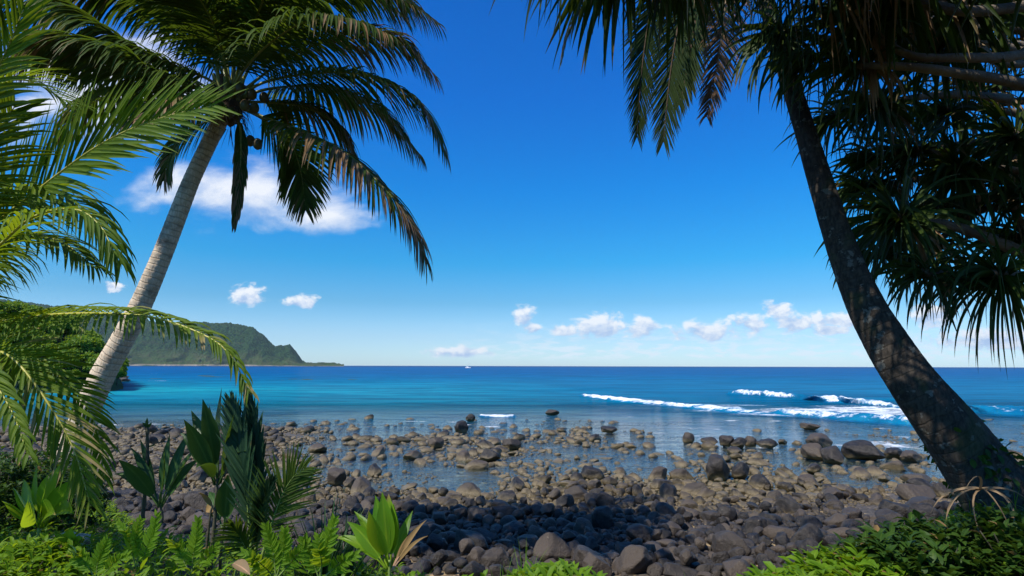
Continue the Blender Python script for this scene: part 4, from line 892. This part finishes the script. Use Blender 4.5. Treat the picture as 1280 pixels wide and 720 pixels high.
# second pandanus overhead: its long leaves hang into the top of the picture
PT2 = np.array([4.6, .6, 0]); PT2[2] = float(tz(PT2[0], PT2[1])); pand2 = empty('pandanus_tree', tuple(PT2), 'overhanging pandanus whose long strap leaves hang from the top centre of the picture', 'tree')
top2 = PT2 + (-.3, .5, 3.6); mb = MB(); tube(mb, spline([PT2 - (0, 0, .3), PT2 + (0, .2, 1.8), top2], 40), np.linspace(.22, .15, 40), 12); mb.build('trunk', M_BRANCH, pand2)
for (px, py, Y, ax, kw) in [(775, -60, 4.2, (-.5, .2, -.75), dict(L=1.05, n=80, droop=1.6, w=.075)), (705, -95, 4.0, (-.7, .1, -.45), dict(L=1.0, n=50, droop=1.3, w=.068)), (850, -55, 4.4, (-.1, .3, -.8), dict(L=.95, n=74, droop=1.8, w=.072)), (905, -60, 5.2, (.1, .3, -.6), dict(L=.95, n=70, droop=1.8, w=.065)),
                            (830, -150, 3.6, (-.3, .2, .3), dict(L=1.1, n=60)), (1000, -170, 3.6, (0, .3, .4), dict(L=1.1, n=60)), (930, -100, 4.8, (-.2, .4, -.4), dict(L=.9, n=60, droop=2)),
                            (1150, -200, 3.4, (.2, 0, .5), dict(L=1.1, n=60)), (760, -330, 3.0, (-.3, 0, .8), dict(L=1.1, n=60)), (1000, -420, 2.6, (.2, -.2, .8), dict(L=1.1, n=60)), (620, -200, 3.6, (-.8, 0, .1), dict(L=.8, n=26, droop=1.3))] + [((x_, y_, z_), None, None, (x_ * .1 - .2, .1, .9), dict(L=1.1, n=64)) for (x_, y_, z_) in [(3.1, 4.2, 8.6), (2.2, 3.6, 8.9), (3.8, 4.9, 9.3), (2.9, 2.6, 8.3), (1.6, 2.6, 8.6), (3.9, 3.4, 8.2), (4.6, 4.2, 9.0), (2.0, 4.6, 9.6), (3.2, 5.4, 10.0), (4.4, 2.2, 7.9), (1.4, 1.4, 8.0), (2.8, 1.0, 7.7), (3.0, 6.2, 10.6), (4.1, 5.9, 9.9)]]:  # last group: unseen heads added overhead to keep sun off the leaning trunk
    c = at(px, py, Y) if Y is not None else np.array(px, float); ax = np.array(ax, float); mid = (top2 + c) / 2 + (0, 0, .35)
    mb = MB(); tube(mb, spline([top2, mid, c - nrm(ax) * .3, c], 30), np.linspace(.08, .045, 30), 9); mb.build('branch', M_BRANCH, pand2); head(c, ax, parent=pand2, up=0, **kw)

# ------------------------------------------------------------------ the bank's plants
def sprigs(mb, X, Y, Z0, hgt, leafL=.092, leafW=.036, per=8, lean=None, droop=.8):
    n = len(X); 
    for j in range(per):
        q = (j + .5) / per; a = rng.random(n) * .8 + j * 2.4 + rng.random(n); el = np.radians(rng.uniform(15, 65, n))
        D = np.stack([np.cos(a) * np.cos(el), np.sin(a) * np.cos(el), np.sin(el)], 1); N = np.stack([-np.cos(a) * np.sin(el), -np.sin(a) * np.sin(el), np.cos(el)], 1)
        O = np.stack([X, Y, Z0 + hgt * (.35 + .65 * q)], 1)
        if lean is not None: O = O + lean * (q * hgt)[:, None]
        leaves(mb, O, D, N + rng.normal(size=(n, 3)) * .25, leafL * rng.uniform(.6, 1.25, n), leafW * rng.uniform(.7, 1.2, n), droop * rng.uniform(.5, 1.6, n), 3, 'broad', .28, rv=np.clip(q * .6 + rng.random(n) * .4, 0, 1), brown=(rng.random(n) < .025) * 1.0)
# low ground cover on the whole bank
mb = MB(); n = 15000; X = rng.uniform(-11, 9.5, n); Y = rng.uniform(1.4, 13.5, n); e = Y - edge(X)
kp = (e < 2.1 + .7 * fbm(X, Y, 3, 1.0, 2)) & (np.abs(X) < Y * 1.0 + 1.0) & (rng.random(n) < np.clip(1.6 - Y * .03, .2, 1)); X, Y = X[kp], Y[kp]
hh = .06 + .22 * fbm(X, Y, 13, .9, 3) - .09 * sst(-1.2, -.4, X) * sst(3.6, 2.8, X); sprigs(mb, X, Y, tz(X, Y), hh + rng.uniform(-.03, .12, len(X)), per=6)
print('sprigs', len(X))
o = mb.build('ground_cover', M_GC); tag(o, 'low bright green leafy ground cover over the top of the bank', 'ground cover', None, 'stuff')
def shrub(px, py, Y, rad, h, label, mt=M_GCD, dens_=240, ls=.11, name='shrub', per=7):
    c = at(px, py, Y); z0 = float(tz(c[0], c[1])); e = empty(name, (c[0], c[1], z0), label, 'shrub', 'shrubs on the bank')
    mb = MB(); n = int(dens_ * rad * 3); a = rng.random(n) * 6.28; r = rad * np.sqrt(rng.random(n)); lump = fbm(np.cos(a) * r + px, np.sin(a) * r, 4, 3.0, 3)
    top = z0 + h * np.sqrt(np.clip(1 - (r / rad) ** 2, .02, 1)) * (.7 + .6 * lump)
    X = c[0] + np.cos(a) * r; Y_ = c[1] + np.sin(a) * r
    Zs = z0 + (top - z0) * rng.uniform(.45, 1.0, n); hgt = np.full(n, .14)
    sprigs(mb, X, Y_, Zs - .1, hgt, ls, ls * .42, per); mb.build('foliage', mt, e)
    mb = MB()
    for i in range(9):
        a = random.random() * 6.28; r = rad * .7 * random.random(); tube(mb, spline([(c[0], c[1], z0 - .05), (c[0] + math.cos(a) * r * .5, c[1] + math.sin(a) * r * .5, z0 + h * .4), (c[0] + math.cos(a) * r, c[1] + math.sin(a) * r, z0 + h * .85)], 8), np.linspace(.012, .004, 8), 5)
    mb.build('stem', M_STEM, e); return e
shrub(1000, 715, 4.0, .40, .26, 'bright leafy shrub at the left end of the greenery under the leaning trunk', M_GC)
shrub(1085, 700, 4.2, .42, .36, 'leafy green shrub in front of the pools, left of the trunk foot', M_GC)
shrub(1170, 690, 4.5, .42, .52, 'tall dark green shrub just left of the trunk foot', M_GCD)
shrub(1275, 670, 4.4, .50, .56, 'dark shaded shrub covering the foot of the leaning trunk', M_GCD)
shrub(1118, 690, 4.4, .45, .50, 'leafy shrub in shade-darkened green between the pale dried leaf and the right tide pool', M_GCD)  # dark leaf colour stands in for the shade on this shrub
shrub(1045, 695, 4.4, .38, .38, 'small bright shrub standing against the boulders below the flat-topped rock', M_GC)
shrub(1150, 730, 3.6, .45, .30, 'low shrub in shade-darkened green nearest the eye below the trunk foot', M_GCD)  # shade put into the leaf colour here too
shrub(700, 735, 4.1, .40, .20, 'low green leafy shrub at the bottom centre in front of the shaded boulders', M_GC)
shrub(5, 585, 7.8, .8, 1.15, 'dark round shrub at the left edge behind the drooping frond', M_GCD, ls=.10)
shrub(58, 640, 9.0, .8, 1.15, 'dark shrub under the pale palm trunk', M_GCD, ls=.10)
shrub(30, 700, 4.8, .55, .30, 'bright leafy shrub in the bottom left corner', M_GC, ls=.09)

def leafplant(px, py, Y, leaves_, label, cat, name, mt, stems=None, leafw=.12, petiole=True, stem_m=M_STEM, prof='ti', k=9, group=None):
    """stems: pixel polylines; leaves_: (from px,py, to px,py, width scale, brown)"""
    base = at(px, py, Y); base[2] = min(base[2], float(tz(base[0], base[1]))); e = empty(name, tuple(base), label, cat, group)
    if stems:
        for s in stems:
            mb = MB(); P = A_(*[(a, b, Y + (c if len(q) > 2 else 0)) for q in s for (a, b, c) in [(q[0], q[1], q[2] if len(q) > 2 else 0)]]); P[0] = np.array([P[0][0], P[0][1], min(P[0][2], base[2] - .02)])
            r = s[0][3] if len(s[0]) > 3 else .018
            tube(mb, spline(P, 30), np.linspace(r, r * .6, 30), 8, fn=lambda a, th: 1 + .12 * np.sin(a * 120)); mb.build('stem', stem_m, e)
    for (x0, y0, x1, y1, ws, br, dY, dr) in leaves_:
        A0 = at(x0, y0, Y); A1 = at(x1, y1, Y + dY); L = np.linalg.norm(A1 - A0); D = nrm(A1 - A0); side = np.cross(D, (0, -1.0, .35)); N = np.cross(side, D) * -1
        N = nrm(np.array([0, -.8, .55]) + rng.normal(size=3) * (.3 if mt is M_TI else .5)); D = nrm(D + (0, 0, dr * .33))
        mb = MB(); pl = .22 if petiole else 0.0
        if petiole:
            q = spline([A0, A0 + D * L * pl * .5, A0 + D * L * (pl + .02)], 6); tube(mb, q, np.linspace(.008, .005, 6), 6, c=(0.2, .3, 0))
        leaves(mb, A0 + D * L * pl, D, N, L * (1 - pl) * 1.04, leafw * ws, dr, k, prof, .45, brown=br, rv=np.array([random.random()]))
        mb.build('leaf', mt if br < .5 else M_DRY, e)
    return e
# bright ti plant
leafplant(487, 720, 3.9, [(486, 712, 478, 618, 1.0, 0, .05, .2), (488, 710, 492, 632, .8, 0, .1, .3), (486, 708, 462, 640, 1.1, 0, -.25, .3), (484, 712, 436, 652, .8, 0, .1, .6), (484, 712, 418, 670, .6, 0, .1, .9), (488, 710, 470, 622, 1.0, 0, .1, .2), (489, 710, 486, 620, 1.0, 0, .12, .15),
     (488, 712, 515, 640, .55, 0, .2, .3), (490, 714, 533, 668, .22, .9, 0, .9), (490, 712, 531, 650, .30, .9, .1, .7), (490, 712, 520, 660, .2, .9, .1, 1.2),  (487, 712, 470, 628, .8, 0, .2, .2), (487, 713, 444, 640, .7, 0, .25, .4)],
     'bright yellow-green broad-leaved plant with brown dead leaves on its right side', 'plant', 'ti_plant', M_TI, stems=[[(488, 735, 0, .016), (487, 718), (487, 700)]], leafw=.118, petiole=True, stem_m=M_SHOOT)
# ti with tall leaves, the palms' shade put into their colour
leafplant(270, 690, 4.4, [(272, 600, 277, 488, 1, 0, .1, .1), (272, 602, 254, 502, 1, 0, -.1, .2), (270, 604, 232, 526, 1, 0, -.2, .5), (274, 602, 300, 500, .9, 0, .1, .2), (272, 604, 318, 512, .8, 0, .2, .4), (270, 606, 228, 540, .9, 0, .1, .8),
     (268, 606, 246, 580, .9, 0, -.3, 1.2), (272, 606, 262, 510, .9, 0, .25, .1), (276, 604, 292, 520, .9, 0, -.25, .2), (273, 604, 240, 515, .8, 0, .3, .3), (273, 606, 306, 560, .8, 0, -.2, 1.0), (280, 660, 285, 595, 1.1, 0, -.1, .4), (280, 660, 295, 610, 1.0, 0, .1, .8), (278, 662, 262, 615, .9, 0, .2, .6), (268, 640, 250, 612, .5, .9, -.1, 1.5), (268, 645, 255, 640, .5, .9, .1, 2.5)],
     'tall plant with shade-darkened leaves standing up against the rocks, with two bare stems', 'plant', 'ti_plant', M_TI_SHADE, stems=[[(262, 700, 0, .018), (268, 655), (272, 598)], [(276, 700, 0, .014), (277, 680), (280, 655)], [(255, 700, 0, .012), (262, 650), (266, 632)]], leafw=.125)
# smaller plant with a bare stem, in the same shade-toned leaf colour
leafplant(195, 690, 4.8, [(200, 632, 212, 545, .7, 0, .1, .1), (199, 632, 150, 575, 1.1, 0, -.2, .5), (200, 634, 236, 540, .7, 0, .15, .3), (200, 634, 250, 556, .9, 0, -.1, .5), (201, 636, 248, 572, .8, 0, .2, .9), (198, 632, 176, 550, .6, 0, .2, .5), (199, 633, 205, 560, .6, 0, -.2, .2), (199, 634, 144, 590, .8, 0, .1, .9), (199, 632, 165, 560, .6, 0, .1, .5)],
     'shade-darkened plant with spreading strap leaves on one thin bent stem', 'plant', 'ti_plant', M_TI_SHADE, stems=[[(188, 705, 0, .014), (194, 670), (203, 650), (200, 630)]], leafw=.115)
leafplant(178, 690, 4.9, [(184, 535, 178, 528, .3, 0, 0, .2), (184, 535, 190, 528, .3, 0, 0, .2), (184, 560, 196, 556, .3, 0, 0, .2), (183, 538, 184, 522, .35, 0, 0, .1), (184, 590, 172, 582, .3, .9, 0, .6)],
     'bare dark upright stem with a tiny leaf tuft at its tip', 'plant', 'bare_stem', M_TI_SHADE, stems=[[(172, 705, 0, .020), (179, 640), (184, 580), (184, 534)]], leafw=.08, petiole=False)
# broad-leaved bright plant, left
leafplant(50, 690, 5.2, [(48, 655, 46, 582, .7, 0, 0, .1), (46, 656, 18, 610, .9, 0, -.1, .5), (50, 656, 78, 578, .7, 0, .1, .3), (52, 658, 96, 598, .9, 0, 0, .5), (48, 658, 60, 595, .8, 0, -.3, .3), (44, 660, 5, 625, .9, 0, -.2, .8), (52, 660, 92, 640, 1.0, 0, -.3, .8), (48, 660, 30, 640, 1.1, 0, -.4, .8), (50, 660, 70, 640, 1.0, 0, -.5, .9), (46, 656, 30, 600, .7, 0, .3, .3)],
     'bright green rosette of broad pointed leaves in front of the drooping frond', 'plant', 'broadleaf_plant', M_TI, stems=[[(50, 700, 0, .02), (49, 655)]], leafw=.18, stem_m=M_SHOOT)
leafplant(78, 665, 5.0, [(84, 690, 70, 668, .9, 0, 0, .6), (84, 690, 88, 660, .9, 0, 0, .6), (84, 690, 104, 672, .8, 0, 0, .6), (84, 690, 60, 684, .9, 0, -.2, .8), (84, 692, 96, 690, .9, 0, -.3, .9)],
     'small rounded-leaf plant between the pale log and the bright rosette', 'plant', 'broadleaf_plant', M_TI, stems=[[(84, 708, 0, .01), (84, 690)]], leafw=.13, stem_m=M_SHOOT)
# coconut seedlings
sb = at(318, 715, 4.2); s1 = empty('coconut_seedling', (sb[0], sb[1], float(tz(sb[0], sb[1]))), 'upright coconut seedling with folded blue-green blades beside the tall shade-darkened plant', 'palm seedling')
for pts, kw in [([(316, 715, 4.2), (312, 660, 4.2), (306, 600, 4.2), (298, 545, 4.25), (290, 505, 4.3)], dict(Lm=.34, spread=(24, 10), droop=.2, hint=(0, -1, .1), lift=.1)), ([(318, 715, 4.2), (322, 660, 4.25), (322, 600, 4.3), (318, 540, 4.35), (312, 500, 4.4)], dict(Lm=.30, spread=(20, 8), droop=.2, hint=(0, -1, .1), lift=.1)),
                ([(316, 715, 4.15), (322, 670, 4.1), (330, 630, 4.0), (342, 600, 3.95)], dict(Lm=.2, spread=(25, 12), droop=.5, hint=(0, -1, .3)))]:
    frond(s1, A_(*pts), nl=40, w=.032, mt=M_GRASS, rmt=M_SHOOT, rr=.008, base=.25, jit=.04, **kw)
sb = at(335, 715, 4.0); s2 = empty('coconut_seedling', (sb[0], sb[1], float(tz(sb[0], sb[1]))), 'coconut seedling with one feathery frond spreading right over the rocks', 'palm seedling')
frond(s2, A_((323, 712, 4.0), (335, 670, 4.0), (350, 625, 3.98), (366, 597, 3.95), (382, 585, 3.9)), nl=36, Lm=.34, w=.017, spread=(62, 18), hint=(0.1, -1, .3), lift=.05, droop=.25, mt=M_FROND, rmt=M_SHOOT, rr=.008, base=.28, jit=.05)
frond(s2, A_((323, 712, 4.0), (310, 690, 3.9), (298, 668, 3.85), (288, 655, 3.8)), nl=24, Lm=.2, w=.016, spread=(55, 18), hint=(0.1, -1, .3), droop=.6, mt=M_FROND, rmt=M_SHOOT, rr=.006, base=.3)
# dark strap clump
def clump(px, py, Y, n, L, w, label, mt, name='grass_clump', sp=.6, droop=.8):
    c = at(px, py, Y); z0 = float(tz(c[0], c[1])); mb = MB(); a = rng.random(n) * 6.28; el = np.radians(rng.uniform(90 - 60 * sp, 88, n)); D = np.stack([np.cos(a) * np.cos(el), np.sin(a) * np.cos(el), np.sin(el)], 1)
    O = np.array([c[0], c[1], z0]) + np.stack([np.cos(a), np.sin(a), a * 0], 1) * (rng.random(n) * .06)[:, None]
    leaves(mb, O, D, np.stack([-np.cos(a) * np.sin(el), -np.sin(a) * np.sin(el), np.cos(el)], 1), L * rng.uniform(.55, 1.05, n), w, droop * rng.uniform(.4, 1.5, n), 7, 'strap', .4)
    o = mb.build(name, mt, loc=(c[0], c[1], z0)); tag(o, label, 'grass clump', 'strap-leaved clumps'); return o
clump(405, 715, 4.3, 70, .75, .026, 'dark blue-green clump of strap leaves between seedling and bright broad-leaved plant', M_GRASS)
clump(430, 720, 4.5, 40, .6, .022, 'smaller dark clump of strap leaves just behind the bright broad-leaved plant', M_GRASS)
clump(1098, 700, 4.9, 9, .62, .012, 'thin grass tuft standing out against the right pool', M_GRASS, sp=.35)
clump(655, 735, 4.6, 16, .5, .007, 'wispy grass tuft in front of the shaded boulders', M_GC, sp=.5)
clump(625, 735, 4.7, 12, .45, .007, 'thin grass blades at the left of the wispy tuft', M_GC, sp=.5)
clump(60, 730, 4.0, 40, .35, .008, 'fine grass in the bottom left corner', M_GC, sp=.8)
# ferns
def fern(px, py, Y, fr, label, L=.085, w=.034, mt=M_FERN, group='ferns on the bank'):
    c = at(px, py, Y); e = empty('fern', (c[0], c[1], float(tz(c[0], c[1]))), label, 'fern', group)
    for pts in fr: frond(e, A_(*[(a, b, Y + dy) for (a, b, dy) in pts]), nl=13, Lm=L, w=w, spread=(60, 28), hint=(rng.normal() * .2, -1, .3), droop=.4, lift=.05, mt=mt, rmt=M_SHOOT, rr=.004, base=.22, jit=.06, k=4, tipscale=.6)
fern(175, 715, 4.3, [[(178, 720, 0), (182, 690, 0), (192, 665, 0), (196, 645, 0)], [(172, 718, 0), (165, 690, 0), (160, 668, -.1), (150, 655, -.1)], [(176, 720, 0), (170, 690, .1), (172, 660, .1), (176, 650, .1)]], 'bright fern in front of the bare upright stem')
fern(243, 715, 4.3, [[(240, 722, 0), (241, 700, 0), (246, 672, 0), (248, 650, 0)], [(240, 722, 0), (230, 702, 0), (222, 685, 0), (214, 675, -.1)], [(240, 722, 0), (255, 702, 0), (264, 690, -.1), (272, 682, -.1)]], 'bright fern with one tall notched frond below the tall shade-darkened plant')
fern(345, 720, 3.9, [[(345, 724, 0), (343, 700, 0), (338, 675, 0), (333, 658, 0)], [(345, 724, 0), (352, 700, 0), (356, 680, 0), (356, 664, 0)], [(345, 724, 0), (362, 705, 0), (374, 690, -.1), (384, 680, -.1)], [(345, 724, 0), (330, 708, -.1), (318, 698, -.2), (306, 692, -.2)]], 'bright yellow-green fern at the foot of the feathery seedling')
fern(405, 722, 3.8, [[(400, 726, 0), (402, 700, 0), (410, 676, 0), (418, 650, 0)], [(400, 726, 0), (392, 705, 0), (386, 690, 0), (380, 674, 0)], [(400, 726, 0), (418, 710, 0), (430, 700, -.1), (444, 694, -.1)], [(400, 726, 0), (402, 708, 0), (400, 690, -.1), (398, 672, -.1)]], 'bright fern in front of the dark strap clump')
fern(120, 722, 4.2, [[(120, 726, 0), (122, 705, 0), (128, 690, 0), (134, 676, 0)], [(120, 726, 0), (110, 708, 0), (100, 696, 0), (92, 690, -.1)], [(120, 726, 0), (135, 712, 0), (146, 700, -.1), (158, 694, -.1)]], 'bright fern to the right of the pale log')
# fine grass through the ground cover
mb = MB(); n = 2600; X = rng.uniform(-6.5, 5, n); Y = rng.uniform(2.2, 7.5, n); kp = (Y < edge(X) + .8) & (np.abs(X) < Y); kp &= ~((X > -1) & (X < 3.2) & (rng.random(n) < .7)); X, Y = X[kp], Y[kp]; n = len(X)
a = rng.random(n) * 6.28; el = np.radians(rng.uniform(50, 88, n)); D = np.stack([np.cos(a) * np.cos(el), np.sin(a) * np.cos(el), np.sin(el)], 1)
leaves(mb, np.stack([X, Y, tz(X, Y)], 1), D, np.stack([-np.cos(a) * np.sin(el), -np.sin(a) * np.sin(el), np.cos(el)], 1), rng.uniform(.15, .42, n), .009, rng.uniform(.3, 1.6, n), 5, 'strap', .3, brown=(rng.random(n) < .15) * 1.0)
tag(mb.build('grass', M_GC), 'fine grass blades growing through the ground cover', 'grass', None, 'stuff')
# fallen things
dl = at(312, 712, 3.7); mb = MB(); leaves(mb, at(292, 704, 3.7), at(322, 716, 3.5) - at(292, 704, 3.7), (0, -.6, .8), .22, .07, .3, 6, 'broad', .8); o = mb.build('dead_leaf', M_DRY, loc=tuple(dl)); tag(o, 'curled brown dead leaf among the ferns at the bottom', 'dead leaf')
p = at(70, 682, 5.6); z0 = float(tz(p[0], p[1])); mb = MB(); tube(mb, spline([(p[0] - .12, p[1] - .12, z0 + .18), (p[0] + .05, p[1], z0 + .27), (p[0] + .24, p[1] + .12, z0 + .25)], 30), np.linspace(.075, .05, 30), 14, fn=lambda a, th: 1 + .18 * np.sin(th * 2 + a * 9) + .1 * np.sin(a * 23)); o = mb.build('log', M_DRIFT, loc=(p[0], p[1], z0)); tag(o, 'pale weathered log lying among the leaves at the lower left', 'log')
c = at(1225, 612, 4.6); mb = MB(); n = 11; a = rng.uniform(.6, 3.3, n); D = np.stack([np.cos(a) * .9, rng.normal(0, .5, n) - .2, np.sin(a) * .35], 1)
leaves(mb, c, D, np.stack([a * 0, a * 0 - .5, a * 0 + 1], 1), rng.uniform(.2, .5, n), rng.uniform(.012, .03, n), 2.6, 8, 'strap', .7, curl=4); o = mb.build('dead_frond', M_DRY, loc=tuple(c)); tag(o, 'pale dried palm leaf caught on the shrub by the trunk foot', 'dead leaf')

# ------------------------------------------------------------------ sailboat
bp_ = on(585, 460.2); bx, by = bp_[0], bp_[1]
boat = empty('sailboat', (bx, by, 0), 'small white sailboat with bare mast far out near the horizon', 'sailboat')
for dy in (0.0,):
    mb = MB(); n = 24; t = np.linspace(-1, 1, n); ring = []
    for tt_ in t:
        wd = 1.9 * (1 - max(0, tt_) ** 2.5 * .97) * (1 - .15 * max(0, -tt_)); fb = 1.5 + .35 * tt_ ** 2
        ring.append([(bx + 5.5 * tt_, by - wd, fb), (bx + 5.3 * tt_, by - wd * .7, -.1), (bx + 5.2 * tt_, by, -.6), (bx + 5.3 * tt_, by + wd * .7, -.1), (bx + 5.5 * tt_, by + wd, fb)])
    V = np.array(ring).reshape(-1, 3); i = np.arange(n - 1)[:, None] * 5; j = np.arange(5); j2 = (j + 1) % 5
    mb.add(V, np.stack([i + j, i + j2, i + 5 + j2, i + 5 + j], -1).reshape(-1, 4)); mb.build('hull', M_WHITE, boat)
mb = MB(); v = []; 
for (x0, y0, z0, x1, y1, z1) in [(-2.6, -1.2, 1.4, 1.8, 1.2, 2.6)]:
    V = [(bx + a, by + b, c) for a, b, c in [(x0, y0, z0), (x1, y0, z0), (x1, y1, z0), (x0, y1, z0), (x0 + .2, y0 + .2, z1), (x1 - .9, y0 + .2, z1), (x1 - .9, y1 - .2, z1), (x0 + .2, y1 - .2, z1)]]
    mb.add(V, [[0, 1, 5, 4], [1, 2, 6, 5], [2, 3, 7, 6], [3, 0, 4, 7], [4, 5, 6, 7]])
mb.build('cabin', M_WHITE, boat, smooth=False)
mb = MB(); tube(mb, [(bx + .6, by, 1.4), (bx + .6, by, 8), (bx + .6, by, 15.5)], [.28, .22, .16], 8); mb.build('mast', M_WHITE, boat)
mb = MB(); tube(mb, [(bx + .6, by, 3.4), (bx - 1.5, by, 3.4), (bx - 4.2, by, 3.5)], [.30, .42, .26], 8); mb.build('boom', M_WHITE, boat)
